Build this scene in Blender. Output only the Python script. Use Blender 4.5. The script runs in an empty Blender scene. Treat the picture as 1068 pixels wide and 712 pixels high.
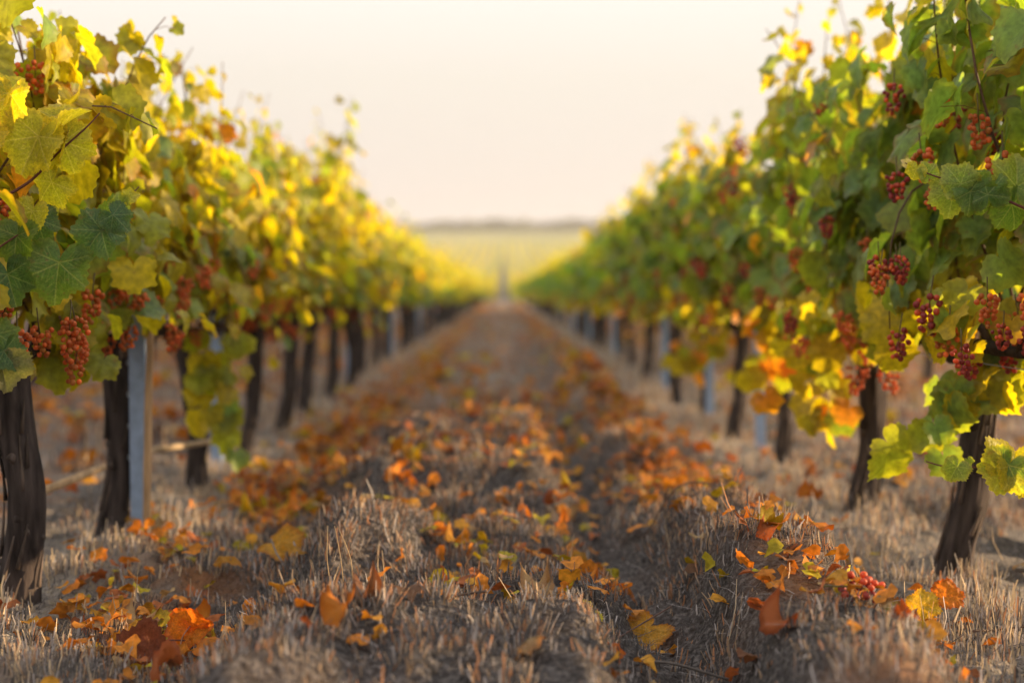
import bpy, math, random
import numpy as np
from mathutils import Vector, Matrix

# ------------------------------------------------------------------ camera, sky, sun, exposure
scene = bpy.context.scene
COL = scene.collection
random.seed(7)
RNG = np.random.default_rng(11)

CAM_H = 0.79
FPX = 1450.0                      # focal length in pixels of a 1068 px wide frame
VPX, VPY = 525.0, 303.0           # where the rows run together
cam_data = bpy.data.cameras.new("camera")
cam = bpy.data.objects.new("camera", cam_data)
COL.objects.link(cam)
cam.location = (0, 0, CAM_H)
cam.rotation_euler = (math.radians(90), 0, 0)
cam_data.sensor_width = 36.0
cam_data.lens = 36.0 * FPX / 1068.0
cam_data.shift_x = (534.0 - VPX) / 1068.0
cam_data.shift_y = -(356.0 - VPY) / 1068.0
cam_data.clip_start = 0.05
cam_data.clip_end = 4000.0
cam_data.dof.use_dof = True
cam_data.dof.focus_distance = 3.12
cam_data.dof.aperture_fstop = 1.42
cam_data.dof.aperture_blades = 0
scene.camera = cam

SUN_ELEV = 11.0
SUN_AZ = 12.0                     # degrees ahead of straight right
sd = Vector((math.cos(math.radians(SUN_AZ)) * math.cos(math.radians(SUN_ELEV)),
             math.sin(math.radians(SUN_AZ)) * math.cos(math.radians(SUN_ELEV)),
             math.sin(math.radians(SUN_ELEV))))
sun_data = bpy.data.lights.new("sun", 'SUN')
sun_data.energy = 2.25
sun_data.angle = math.radians(0.53)
sun_data.color = (1.0, 0.72, 0.42)
sun = bpy.data.objects.new("sun", sun_data)
COL.objects.link(sun)
sun.location = (30, 15, 20)
sun.rotation_euler = sd.to_track_quat('Z', 'Y').to_euler()

world = bpy.data.worlds.new("World")
scene.world = world
world.use_nodes = True
wn, wl = world.node_tree.nodes, world.node_tree.links
wn.clear()
w_out = wn.new('ShaderNodeOutputWorld')
w_bg = wn.new('ShaderNodeBackground')
w_bg.inputs['Strength'].default_value = 0.15
w_sky = wn.new('ShaderNodeTexSky')
w_sky.sky_type = 'NISHITA'
w_sky.sun_disc = False
w_sky.sun_elevation = math.radians(SUN_ELEV)
w_sky.sun_rotation = math.atan2(sd.x, sd.y)
w_sky.dust_density = 2.5
w_sky.air_density = 1.0
w_sky.ozone_density = 1.0
# dusty pale cream sky veil, brightened out of view overhead to add fill light
w_tc = wn.new('ShaderNodeTexCoord')
w_sep = wn.new('ShaderNodeSeparateXYZ')
wl.new(w_tc.outputs['Generated'], w_sep.inputs[0])
w_ramp = wn.new('ShaderNodeValToRGB')
w_ramp.color_ramp.interpolation = 'EASE'
w_ramp.color_ramp.elements[0].position = 0.2
w_ramp.color_ramp.elements[0].color = (1, 1, 1, 1)
w_ramp.color_ramp.elements[1].position = 1.0
w_ramp.color_ramp.elements[1].color = (0.8, 0.8, 0.8, 1)
wl.new(w_sep.outputs['Z'], w_ramp.inputs[0])
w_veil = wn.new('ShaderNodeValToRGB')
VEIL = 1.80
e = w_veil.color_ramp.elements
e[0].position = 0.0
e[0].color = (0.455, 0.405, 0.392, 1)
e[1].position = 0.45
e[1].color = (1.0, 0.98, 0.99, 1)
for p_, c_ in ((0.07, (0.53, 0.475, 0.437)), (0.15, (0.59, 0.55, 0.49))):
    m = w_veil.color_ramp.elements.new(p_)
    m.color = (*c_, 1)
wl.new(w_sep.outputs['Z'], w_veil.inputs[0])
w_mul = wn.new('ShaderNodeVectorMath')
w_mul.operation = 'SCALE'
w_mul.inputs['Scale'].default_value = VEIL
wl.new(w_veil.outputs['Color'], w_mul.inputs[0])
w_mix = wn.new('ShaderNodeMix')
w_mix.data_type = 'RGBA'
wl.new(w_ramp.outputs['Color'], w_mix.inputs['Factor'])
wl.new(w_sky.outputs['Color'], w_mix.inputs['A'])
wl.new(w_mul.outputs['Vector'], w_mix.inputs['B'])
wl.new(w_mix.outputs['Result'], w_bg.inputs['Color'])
wl.new(w_bg.outputs[0], w_out.inputs[0])

scene.view_settings.view_transform = 'Standard'
scene.view_settings.look = 'None'
scene.view_settings.gamma = 1.0
scene.view_settings.exposure = 2.48
scene.view_settings.use_curve_mapping = False
scene.render.engine = 'CYCLES'
scene.cycles.use_denoising = True
scene.cycles.max_bounces = 8
scene.cycles.transmission_bounces = 6
scene.cycles.diffuse_bounces = 4
scene.cycles.sample_clamp_indirect = 6.0


# ------------------------------------------------------------------ helpers
def hsh(ix, iy, iz, seed):
    h = (ix.astype(np.int64) * 374761393 + iy.astype(np.int64) * 668265263 + iz.astype(np.int64) * 2147483647 + seed * 1274126177) & 0xffffffff
    h = ((h ^ (h >> 13)) * 1274126177) & 0xffffffff
    h = ((h ^ (h >> 16)) * 2246822519) & 0xffffffff
    return ((h ^ (h >> 15)) & 0xffffff) / float(0xffffff)


def vnoise(x, y, z=0.0, seed=0):
    x = np.asarray(x, float); y = np.asarray(y, float) + 0 * x; z = np.asarray(z, float) + 0 * x
    ix, iy, iz = np.floor(x), np.floor(y), np.floor(z)
    fx, fy, fz = x - ix, y - iy, z - iz
    fx, fy, fz = [f * f * (3 - 2 * f) for f in (fx, fy, fz)]
    r = 0
    for a in (0, 1):
        for b in (0, 1):
            for c in (0, 1):
                w = (fx if a else 1 - fx) * (fy if b else 1 - fy) * (fz if c else 1 - fz)
                r = r + w * hsh(ix + a, iy + b, iz + c, seed)
    return r


def fbm(x, y, z=0.0, seed=0, o=3):
    r, amp, f = 0, 0.5, 1.0
    for k in range(o):
        r = r + amp * (vnoise(np.asarray(x) * f, np.asarray(y) * f, np.asarray(z) * f, seed + k * 17) - 0.5)
        amp *= 0.5; f *= 2.03
    return r


def sstep(a, b, x):
    t = np.clip((x - a) / (b - a), 0, 1)
    return t * t * (3 - 2 * t)


def mesh_np(name, V, F, mat, col=None, smooth=True, attrs=None):
    """V (n,3); F a list of (m,k) index arrays; col (n,3) base colours per point."""
    me = bpy.data.meshes.new(name)
    V = np.asarray(V, np.float32)
    F = [np.asarray(f, np.int32) for f in (F if isinstance(F, list) else [F]) if len(f)]
    tot = np.concatenate([np.full(len(f), f.shape[1], np.int32) for f in F])
    loops = np.concatenate([f.ravel() for f in F])
    starts = np.concatenate([[0], np.cumsum(tot)[:-1]]).astype(np.int32)
    me.vertices.add(len(V)); me.vertices.foreach_set('co', V.ravel())
    me.loops.add(len(loops)); me.loops.foreach_set('vertex_index', loops)
    me.polygons.add(len(tot)); me.polygons.foreach_set('loop_start', starts)
    me.polygons.foreach_set('loop_total', tot)
    me.polygons.foreach_set('use_smooth', np.full(len(tot), smooth, bool))
    me.update(calc_edges=True)
    if col is not None:
        a = me.color_attributes.new('Col', 'FLOAT_COLOR', 'POINT')
        c4 = np.ones((len(V), 4), np.float32); c4[:, :3] = col
        a.data.foreach_set('color', c4.ravel())
    for k, v in (attrs or {}).items():
        a = me.attributes.new(k, 'FLOAT', 'POINT')
        a.data.foreach_set('value', np.asarray(v, np.float32))
    me.materials.append(mat)
    return me


def obj(name, me, parent=None, loc=(0, 0, 0), rot=(0, 0, 0), scale=(1, 1, 1)):
    o = bpy.data.objects.new(name, me)
    COL.objects.link(o)
    o.location = loc; o.rotation_euler = rot; o.scale = scale
    if parent is not None:
        o.parent = parent
    return o


def tag(o, label=None, cat=None, group=None, kind=None):
    if label: o['label'] = label
    if cat: o['category'] = cat
    if group: o['group'] = group
    if kind: o['kind'] = kind
    return o


class MB:
    """collects arrays into one mesh"""
    def __init__(s): s.V, s.F, s.C, s.n = [], [], [], 0
    def add(s, V, F, C=None):
        V = np.asarray(V, float)
        s.V.append(V)
        for f in (F if isinstance(F, list) else [F]):
            s.F.append(np.asarray(f, int) + s.n)
        s.C.append(np.broadcast_to(np.asarray(C if C is not None else (1, 1, 1), float), (len(V), 3)))
        s.n += len(V)
    def mesh(s, name, mat, smooth=True):
        by = {}
        for f in s.F: by.setdefault(f.shape[1], []).append(f)
        return mesh_np(name, np.concatenate(s.V), [np.concatenate(v) for v in by.values()], mat, np.concatenate(s.C), smooth)


def tube(P, R, n=8, rough=0.0, seed=0, ridges=0.0, stretch=3.0):
    P = np.asarray(P, float); R = np.broadcast_to(np.asarray(R, float), (len(P),))
    T = np.gradient(P, axis=0); T /= np.linalg.norm(T, axis=1)[:, None] + 1e-9
    ref = np.array([0.0, 1.0, 0.0]) if abs(T[:, 1]).mean() < 0.8 else np.array([0.0, 0.0, 1.0])
    A = np.cross(T, ref); A /= np.linalg.norm(A, axis=1)[:, None] + 1e-9
    B = np.cross(T, A)
    th = np.linspace(0, 2 * math.pi, n, endpoint=False)
    s = np.concatenate([[0], np.cumsum(np.linalg.norm(np.diff(P, axis=0), axis=1))])
    tt, ss = np.meshgrid(th, s)
    r = R[:, None] * np.ones((1, n))
    if rough:
        mr = R.mean()
        c, d = np.cos(tt), np.sin(tt)
        r = r * (1 + rough * fbm(c * 2 + 9, d * 2 + 9, ss / mr / stretch, seed, 3) * 2)
        if ridges:
            r = r * (1 + ridges * (np.abs(fbm(c * 5 + 3, d * 5 + 5, ss / mr / (stretch * 3), seed + 5, 2)) * 3 - 0.5))
    V = P[:, None, :] + r[..., None] * (np.cos(tt)[..., None] * A[:, None, :] + np.sin(tt)[..., None] * B[:, None, :])
    m = len(P)
    V = V.reshape(-1, 3)
    i = np.arange(m - 1)[:, None] * n + np.arange(n)[None]
    j = np.arange(m - 1)[:, None] * n + (np.arange(n)[None] + 1) % n
    Q = np.stack([i, j, j + n, i + n], -1).reshape(-1, 4)
    V = np.concatenate([V, P[:1], P[-1:]])
    k = np.arange(n)
    c0 = np.stack([np.full(n, m * n), (k + 1) % n, k], 1)
    c1 = np.stack([np.full(n, m * n + 1), (m - 1) * n + k, (m - 1) * n + (k + 1) % n], 1)
    return V, [Q, np.concatenate([c0, c1])]


def smooth_path(pts, n):
    pts = np.asarray(pts, float)
    k = len(pts)
    if k < 3:
        t = np.linspace(0, 1, n)[:, None]
        return pts[0] * (1 - t) + pts[-1] * t
    ext = np.vstack([2 * pts[0] - pts[1], pts, 2 * pts[-1] - pts[-2]])
    u = np.linspace(0, k - 1 - 1e-6, n)
    i = np.floor(u).astype(int); f = (u - i)[:, None]
    p0, p1, p2, p3 = ext[i], ext[i + 1], ext[i + 2], ext[i + 3]
    return 0.5 * (2 * p1 + (p2 - p0) * f + (2 * p0 - 5 * p1 + 4 * p2 - p3) * f ** 2 + (3 * p1 - p0 - 3 * p2 + p3) * f ** 3)


def at(px, py, d):
    """point of the place seen at photo pixel px, py at distance d along the row"""
    return np.array([d * (px - VPX) / FPX, d, CAM_H - d * (py - VPY) / FPX])


# ------------------------------------------------------------------ materials
def new_mat(name):
    m = bpy.data.materials.new(name); m.use_nodes = True
    nt = m.node_tree; nt.nodes.clear()
    return m, nt.nodes, nt.links


def leaf_material(name, trans=0.54, glow=(2.0, 1.9, 0.45), rough=0.5, mottle=0.35, scale=55, vein=False, spec=0.35):
    m, n, l = new_mat(name)
    out = n.new('ShaderNodeOutputMaterial')
    at_ = n.new('ShaderNodeAttribute'); at_.attribute_name = 'Col'
    tc = n.new('ShaderNodeTexCoord')
    nz = n.new('ShaderNodeTexNoise'); nz.inputs['Scale'].default_value = scale; nz.inputs['Detail'].default_value = 3
    l.new(tc.outputs['Object'], nz.inputs['Vector'])
    mr = n.new('ShaderNodeMapRange'); mr.inputs[1].default_value = 0.3; mr.inputs[2].default_value = 0.7
    mr.inputs[3].default_value = 1 - mottle; mr.inputs[4].default_value = 1 + mottle * 0.6
    l.new(nz.outputs['Fac'], mr.inputs[0])
    sc = n.new('ShaderNodeVectorMath'); sc.operation = 'SCALE'
    l.new(at_.outputs['Color'], sc.inputs[0]); l.new(mr.outputs[0], sc.inputs['Scale'])
    base = sc.outputs['Vector']
    sp = n.new('ShaderNodeTexNoise'); sp.inputs['Scale'].default_value = 34; sp.inputs['Detail'].default_value = 5
    l.new(tc.outputs['Object'], sp.inputs['Vector'])
    sr = n.new('ShaderNodeMapRange'); sr.inputs[1].default_value = .66; sr.inputs[2].default_value = .74; sr.inputs[4].default_value = .5
    l.new(sp.outputs['Fac'], sr.inputs[0])
    sm = n.new('ShaderNodeMix'); sm.data_type = 'RGBA'; sm.inputs['B'].default_value = (.20, .095, .03, 1)
    l.new(sr.outputs[0], sm.inputs['Factor']); l.new(base, sm.inputs['A'])
    base = sm.outputs['Result']
    if vein:
        vo = n.new('ShaderNodeTexVoronoi'); vo.feature = 'DISTANCE_TO_EDGE'; vo.inputs['Scale'].default_value = 160
        l.new(tc.outputs['Object'], vo.inputs['Vector'])
        vr = n.new('ShaderNodeMapRange'); vr.inputs[1].default_value = 0.0; vr.inputs[2].default_value = 0.12
        vr.inputs[3].default_value = 1.22; vr.inputs[4].default_value = 0.96
        l.new(vo.outputs['Distance'], vr.inputs[0])
        s2 = n.new('ShaderNodeVectorMath'); s2.operation = 'SCALE'
        l.new(base, s2.inputs[0]); l.new(vr.outputs[0], s2.inputs['Scale'])
        base = s2.outputs['Vector']
    pb = n.new('ShaderNodeBsdfPrincipled')
    pb.inputs['Roughness'].default_value = rough
    pb.inputs['Specular IOR Level'].default_value = spec
    l.new(base, pb.inputs['Base Color'])
    tr = n.new('ShaderNodeBsdfTranslucent')
    gl = n.new('ShaderNodeVectorMath'); gl.operation = 'MULTIPLY'; gl.inputs[1].default_value = glow
    l.new(base, gl.inputs[0]); l.new(gl.outputs['Vector'], tr.inputs['Color'])
    mx = n.new('ShaderNodeMixShader'); mx.inputs[0].default_value = trans
    l.new(pb.outputs[0], mx.inputs[1]); l.new(tr.outputs[0], mx.inputs[2])
    bp = n.new('ShaderNodeBump'); bp.inputs['Strength'].default_value = 0.35; bp.inputs['Distance'].default_value = 0.004
    l.new(nz.outputs['Fac'], bp.inputs['Height']); l.new(bp.outputs[0], pb.inputs['Normal'])
    l.new(mx.outputs[0], out.inputs[0])
    return m


def col_material(name, rough=0.85, trans=0.0, noise_scale=40, noise_amt=0.3, bump=0.0, stretch=(1, 1, 1), metallic=0.0, spec=0.3, sss=0.0):
    m, n, l = new_mat(name)
    out = n.new('ShaderNodeOutputMaterial')
    at_ = n.new('ShaderNodeAttribute'); at_.attribute_name = 'Col'
    tc = n.new('ShaderNodeTexCoord')
    mp = n.new('ShaderNodeMapping'); mp.inputs['Scale'].default_value = stretch
    l.new(tc.outputs['Object'], mp.inputs['Vector'])
    nz = n.new('ShaderNodeTexNoise'); nz.inputs['Scale'].default_value = noise_scale; nz.inputs['Detail'].default_value = 4
    l.new(mp.outputs[0], nz.inputs['Vector'])
    mr = n.new('ShaderNodeMapRange'); mr.inputs[1].default_value = 0.3; mr.inputs[2].default_value = 0.7
    mr.inputs[3].default_value = 1 - noise_amt; mr.inputs[4].default_value = 1 + noise_amt
    l.new(nz.outputs['Fac'], mr.inputs[0])
    sc = n.new('ShaderNodeVectorMath'); sc.operation = 'SCALE'
    l.new(at_.outputs['Color'], sc.inputs[0]); l.new(mr.outputs[0], sc.inputs['Scale'])
    pb = n.new('ShaderNodeBsdfPrincipled')
    pb.inputs['Roughness'].default_value = rough
    pb.inputs['Metallic'].default_value = metallic
    pb.inputs['Specular IOR Level'].default_value = spec
    if sss:
        pb.inputs['Subsurface Weight'].default_value = sss
        pb.inputs['Subsurface Radius'].default_value = (0.012, 0.004, 0.002)
        pb.inputs['Subsurface Scale'].default_value = 1.0
    l.new(sc.outputs['Vector'], pb.inputs['Base Color'])
    if bump:
        bp = n.new('ShaderNodeBump'); bp.inputs['Strength'].default_value = bump; bp.inputs['Distance'].default_value = 0.006
        l.new(nz.outputs['Fac'], bp.inputs['Height']); l.new(bp.outputs[0], pb.inputs['Normal'])
    sh = pb.outputs[0]
    if trans:
        tr = n.new('ShaderNodeBsdfTranslucent'); l.new(sc.outputs['Vector'], tr.inputs['Color'])
        mx = n.new('ShaderNodeMixShader'); mx.inputs[0].default_value = trans
        l.new(sh, mx.inputs[1]); l.new(tr.outputs[0], mx.inputs[2]); sh = mx.outputs[0]
    l.new(sh, out.inputs[0])
    return m


M_LEAF = leaf_material('vine_leaf')
M_HERO = leaf_material('vine_leaf_close', mottle=0.22, scale=140, vein=True)
M_DRY = leaf_material('fallen_leaf', trans=0.28, glow=(1.5, 1.1, 0.7), rough=0.7, mottle=0.45, scale=70, spec=0.2)
M_BARK = col_material('bark', rough=0.95, noise_scale=45, noise_amt=0.6, bump=1.0, stretch=(1, 1, 0.18), spec=0.1)
M_SHOOT = col_material('shoot_bark', rough=0.7, noise_scale=60, noise_amt=0.3)
M_STRAW = col_material('straw', rough=0.8, trans=0.25, noise_scale=30, noise_amt=0.2)
M_GRAPE = col_material('grape_skin', rough=0.52, noise_scale=90, noise_amt=0.3, spec=0.4, trans=0.4)
M_STEEL = col_material('galvanised_steel', rough=0.5, metallic=0.35, noise_scale=25, noise_amt=0.18, spec=0.5)
M_WOOD = col_material('weathered_wood', rough=0.8, noise_scale=50, noise_amt=0.3, bump=0.4, stretch=(1, 1, 0.15))


# ------------------------------------------------------------------ ground
AISLE = 1.25


def height(x, y):
    x = np.asarray(x, float); y = np.asarray(y, float)
    wob = 0.05 * fbm(y * 0.7, 0 * y + 3.3, 0, 5, 2) * 2
    xx = x + wob
    env = sstep(1.35, 0.95, np.abs(xx))
    n1 = 0.35 + 1.25 * sstep(.30, .62, vnoise(y * 1.5, x * 2.2, 0, 21))
    n2 = 0.35 + 1.25 * sstep(.30, .62, vnoise(y * 1.3 + 4, x * 1.5, 0, 31))
    hump = 0.095 * sstep(-0.66, -0.42, xx) * sstep(0.24, 0.12, xx) * n1
    hump2 = 0.105 * sstep(0.42, 0.52, xx) * sstep(0.86, 0.7, xx) * n2
    rut = -0.055 * np.exp(-((xx - 0.33) / 0.07) ** 2) - 0.02 * np.exp(-((xx + 0.78) / 0.1) ** 2)
    fade = 1 - 0.4 * sstep(8, 30, y)
    h = env * (hump + hump2 + rut) * fade
    h = h + env * 0.15 * fbm(x * 4.5, y * 3.6, 0, 42, 2) * sstep(20, 9, y)
    h = h + 0.03 * fbm(x * 2.2, y * 2.2, 0, 41, 3)
    clod = vnoise(x * 8.5, y * 6.8, 0, 61) * .6 + vnoise(x * 19.5, y * 19.5, 0, 62) * .4
    h = h + 0.034 * (sstep(.38, .58, clod) - .5) * sstep(10, 5, y) * sstep(2, 1.5, np.abs(x))
    h = h + 0.05 * fbm(x * 11, y * 11, 0, 43, 2) * sstep(14, 7, y) * sstep(4, 2, np.abs(x))
    h = h + 0.06 * fbm(x * 0.22, y * 0.22, 0, 47, 2) * sstep(5, 14, np.abs(y) + np.abs(x))
    return h


def graded(a, near, step, growth, b):
    v = [a]; s = step
    while v[-1] < b:
        if v[-1] > near: s *= growth
        v.append(v[-1] + s)
    return np.array(v)


ys = np.concatenate([np.arange(-6, 1.5, 0.5), graded(1.5, 7.5, 0.028, 1.03, 134)])
xp = graded(0, 1.7, 0.028, 1.06, 330)
xs = np.concatenate([-xp[:0:-1], xp])
GX, GY = np.meshgrid(xs, ys)
GZ = height(GX, GY) - 0.8 * sstep(108, 133, GY)
gi = np.arange(len(ys) - 1)[:, None] * len(xs) + np.arange(len(xs) - 1)[None]
GQ = np.stack([gi, gi + 1, gi + 1 + len(xs), gi + len(xs)], -1).reshape(-1, 4)


def ground_material():
    m, n, l = new_mat('dry_ground')
    out = n.new('ShaderNodeOutputMaterial')
    tc = n.new('ShaderNodeTexCoord')
    def noise(scale, det=5, st=(1, 1, 1)):
        mp = n.new('ShaderNodeMapping'); mp.inputs['Scale'].default_value = st
        l.new(tc.outputs['Object'], mp.inputs[0])
        z = n.new('ShaderNodeTexNoise'); z.inputs['Scale'].default_value = scale; z.inputs['Detail'].default_value = det
        l.new(mp.outputs[0], z.inputs['Vector'])
        return z.outputs['Fac']
    def ramp(fac, stops):
        r = n.new('ShaderNodeValToRGB')
        while len(r.color_ramp.elements) < len(stops): r.color_ramp.elements.new(0.5)
        for e_, (p, c) in zip(r.color_ramp.elements, stops):
            e_.position = p; e_.color = (*c, 1)
        l.new(fac, r.inputs[0]); return r.outputs[0]
    def mix(f, a, b):
        x = n.new('ShaderNodeMix'); x.data_type = 'RGBA'
        l.new(f, x.inputs['Factor']); l.new(a, x.inputs['A']); l.new(b, x.inputs['B']); return x.outputs['Result']
    soil = ramp(noise(75, 8), [(0.3, (0.035, 0.03, 0.027)), (0.5, (0.095, 0.082, 0.075)), (0.72, (0.24, 0.21, 0.19))])
    straw = ramp(noise(60, 6, (1, 0.5, 1)), [(0.3, (0.22, 0.19, 0.165)), (0.5, (0.38, 0.325, 0.27)), (0.72, (0.50, 0.41, 0.29))])
    red = ramp(noise(9, 5), [(0.35, (0.15, 0.085, 0.055)), (0.55, (0.32, 0.15, 0.07)), (0.75, (0.42, 0.23, 0.11))])
    # how far a spot lies from the middle of the aisle decides what covers it
    at_ = n.new('ShaderNodeAttribute'); at_.attribute_name = 'strawness'
    c = mix(at_.outputs['Fac'], soil, straw)
    at2 = n.new('ShaderNodeAttribute'); at2.attribute_name = 'litter'
    mm = n.new('ShaderNodeMath'); mm.operation = 'MULTIPLY'
    rr = n.new('ShaderNodeMapRange'); rr.inputs[1].default_value = 0.42; rr.inputs[2].default_value = 0.6
    l.new(noise(3.0, 4), rr.inputs[0])
    l.new(rr.outputs[0], mm.inputs[0]); l.new(at2.outputs['Fac'], mm.inputs[1])
    c = mix(mm.outputs[0], c, red)
    pb = n.new('ShaderNodeBsdfPrincipled'); pb.inputs['Roughness'].default_value = 0.95
    pb.inputs['Specular IOR Level'].default_value = 0.1
    l.new(c, pb.inputs['Base Color'])
    bp = n.new('ShaderNodeBump'); bp.inputs['Strength'].default_value = 1.0; bp.inputs['Distance'].default_value = 0.03
    l.new(noise(110, 8), bp.inputs['Height']); l.new(bp.outputs[0], pb.inputs['Normal'])
    l.new(pb.outputs[0], out.inputs[0])
    return m


ax = np.abs(GX)
strawness = np.clip(np.exp(-((ax - 1.15) / 0.28) ** 2) + 0.9 * np.exp(-(GX / 0.55) ** 2) * sstep(6, 13, GY) + 0.35 * (ax > 1.6), 0, 1)
litter = np.clip(1.0 * np.exp(-((GX + 0.85) / 0.16) ** 2) + 0.9 * np.exp(-((GX - 0.72) / 0.16) ** 2)
                 + 0.08 * np.exp(-(GX / 0.5) ** 2) + 0.9 * sstep(1.55, 1.9, ax), 0, 1)
ground = obj('ground', mesh_np('ground', np.stack([GX, GY, GZ], -1).reshape(-1, 3), GQ, ground_material(),
                               attrs={'strawness': strawness.ravel(), 'litter': litter.ravel()}))
tag(ground, 'dry trodden vineyard soil between the vine rows', 'ground', kind='structure')

# far slope beyond the end of the rows
RIDGE_Y, RIDGE_H = 520.0, 23.6


def hill_z(x, y):
    t = np.clip((y - 108) / (RIDGE_Y - 108), 0, 1)
    z = -0.25 + RIDGE_H * (0.35 * t + 0.65 * t * t)
    return z + 1.1 * fbm(x * 0.006, y * 0.004, 0, 77, 3) * t * 2 - 6 * np.clip((y - RIDGE_Y) / 400, 0, 1)


hy = np.concatenate([np.linspace(106, 160, 28), np.linspace(166, 540, 60), np.linspace(560, 900, 12)])
hx = np.concatenate([np.linspace(-620, -60, 40), np.linspace(-56, 56, 57), np.linspace(60, 620, 40)])
HX, HY = np.meshgrid(hx, hy)
HZ = hill_z(HX, HY)
hi_ = np.arange(len(hy) - 1)[:, None] * len(hx) + np.arange(len(hx) - 1)[None]
HQ = np.stack([hi_, hi_ + 1, hi_ + 1 + len(hx), hi_ + len(hx)], -1).reshape(-1, 4)


def hill_material():
    m, n, l = new_mat('far_fields')
    out = n.new('ShaderNodeOutputMaterial'); tc = n.new('ShaderNodeTexCoord')
    z = n.new('ShaderNodeTexNoise'); z.inputs['Scale'].default_value = 0.02; z.inputs['Detail'].default_value = 6
    mp = n.new('ShaderNodeMapping'); mp.inputs['Scale'].default_value = (1, 0.45, 1)
    l.new(tc.outputs['Object'], mp.inputs[0]); l.new(mp.outputs[0], z.inputs['Vector'])
    r = n.new('ShaderNodeValToRGB')
    st = [(0.3, (0.17, 0.18, 0.05)), (0.5, (0.28, 0.25, 0.08)), (0.7, (0.34, 0.27, 0.13))]
    r.color_ramp.elements.new(0.5)
    for e_, (p, c) in zip(r.color_ramp.elements, st): e_.position = p; e_.color = (*c, 1)
    l.new(z.outputs['Fac'], r.inputs[0])
    pb = n.new('ShaderNodeBsdfPrincipled'); pb.inputs['Roughness'].default_value = 0.95; pb.inputs['Specular IOR Level'].default_value = 0.05
    l.new(r.outputs[0], pb.inputs['Base Color']); l.new(pb.outputs[0], out.inputs[0])
    return m


tag(obj('hills', mesh_np('hills', np.stack([HX, HY, HZ], -1).reshape(-1, 3), HQ, hill_material())),
    'pale yellow green fields rising to the horizon', 'hills', kind='structure')

# the track going on up the far slope
ty = np.linspace(107, 330, 90)
tw = 1.0 + 0 * ty
TV = np.concatenate([np.stack([k * tw, ty, hill_z(k * tw, ty) + 0.05], 1) for k in (-1, 1)])
n_ = len(ty); ti = np.arange(n_ - 1)
m_track, nn, ll = new_mat('track_soil')
o_ = nn.new('ShaderNodeOutputMaterial'); p_ = nn.new('ShaderNodeBsdfPrincipled'); z_ = nn.new('ShaderNodeTexNoise')
z_.inputs['Scale'].default_value = 40; r_ = nn.new('ShaderNodeValToRGB')
r_.color_ramp.elements[0].color = (0.03, 0.026, 0.022, 1); r_.color_ramp.elements[1].color = (0.07, 0.055, 0.045, 1)
ll.new(z_.outputs['Fac'], r_.inputs[0]); ll.new(r_.outputs[0], p_.inputs['Base Color']); ll.new(p_.outputs[0], o_.inputs[0])
p_.inputs['Roughness'].default_value = 1.0
tag(obj('path', mesh_np('path', TV, np.stack([ti, ti + n_, ti + n_ + 1, ti + 1], 1)[:, ::-1], m_track)),
    'dark narrow track climbing the far field', 'path', kind='structure')


# ------------------------------------------------------------------ leaves
CTRL = np.array([(0, 1.0), (10, .93), (20, .83), (28, .78), (36, .81), (46, .89), (54, .90), (64, .82), (76, .73), (86, .73), (98, .77),
                 (110, .76), (122, .70), (138, .65), (152, .58), (164, .44), (172, .25), (180, .07)], float)


def outline(th, serr, seed=0, teeth=0):
    a = np.abs(np.degrees(th))
    r = np.interp(a, CTRL[:, 0], CTRL[:, 1])
    if serr:
        k = teeth or 19 + seed % 5
        ph = (a / 180 * k) % 1.0
        r = r * (1 + serr * (np.where(ph < 0.65, ph / 0.65, (1 - ph) / 0.35) - 0.5))
        r = r * (1 + 0.12 * fbm(np.cos(th) * 2 + seed, np.sin(th) * 2 + seed * 3, 0, seed, 2) * 2)
    return r


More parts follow.
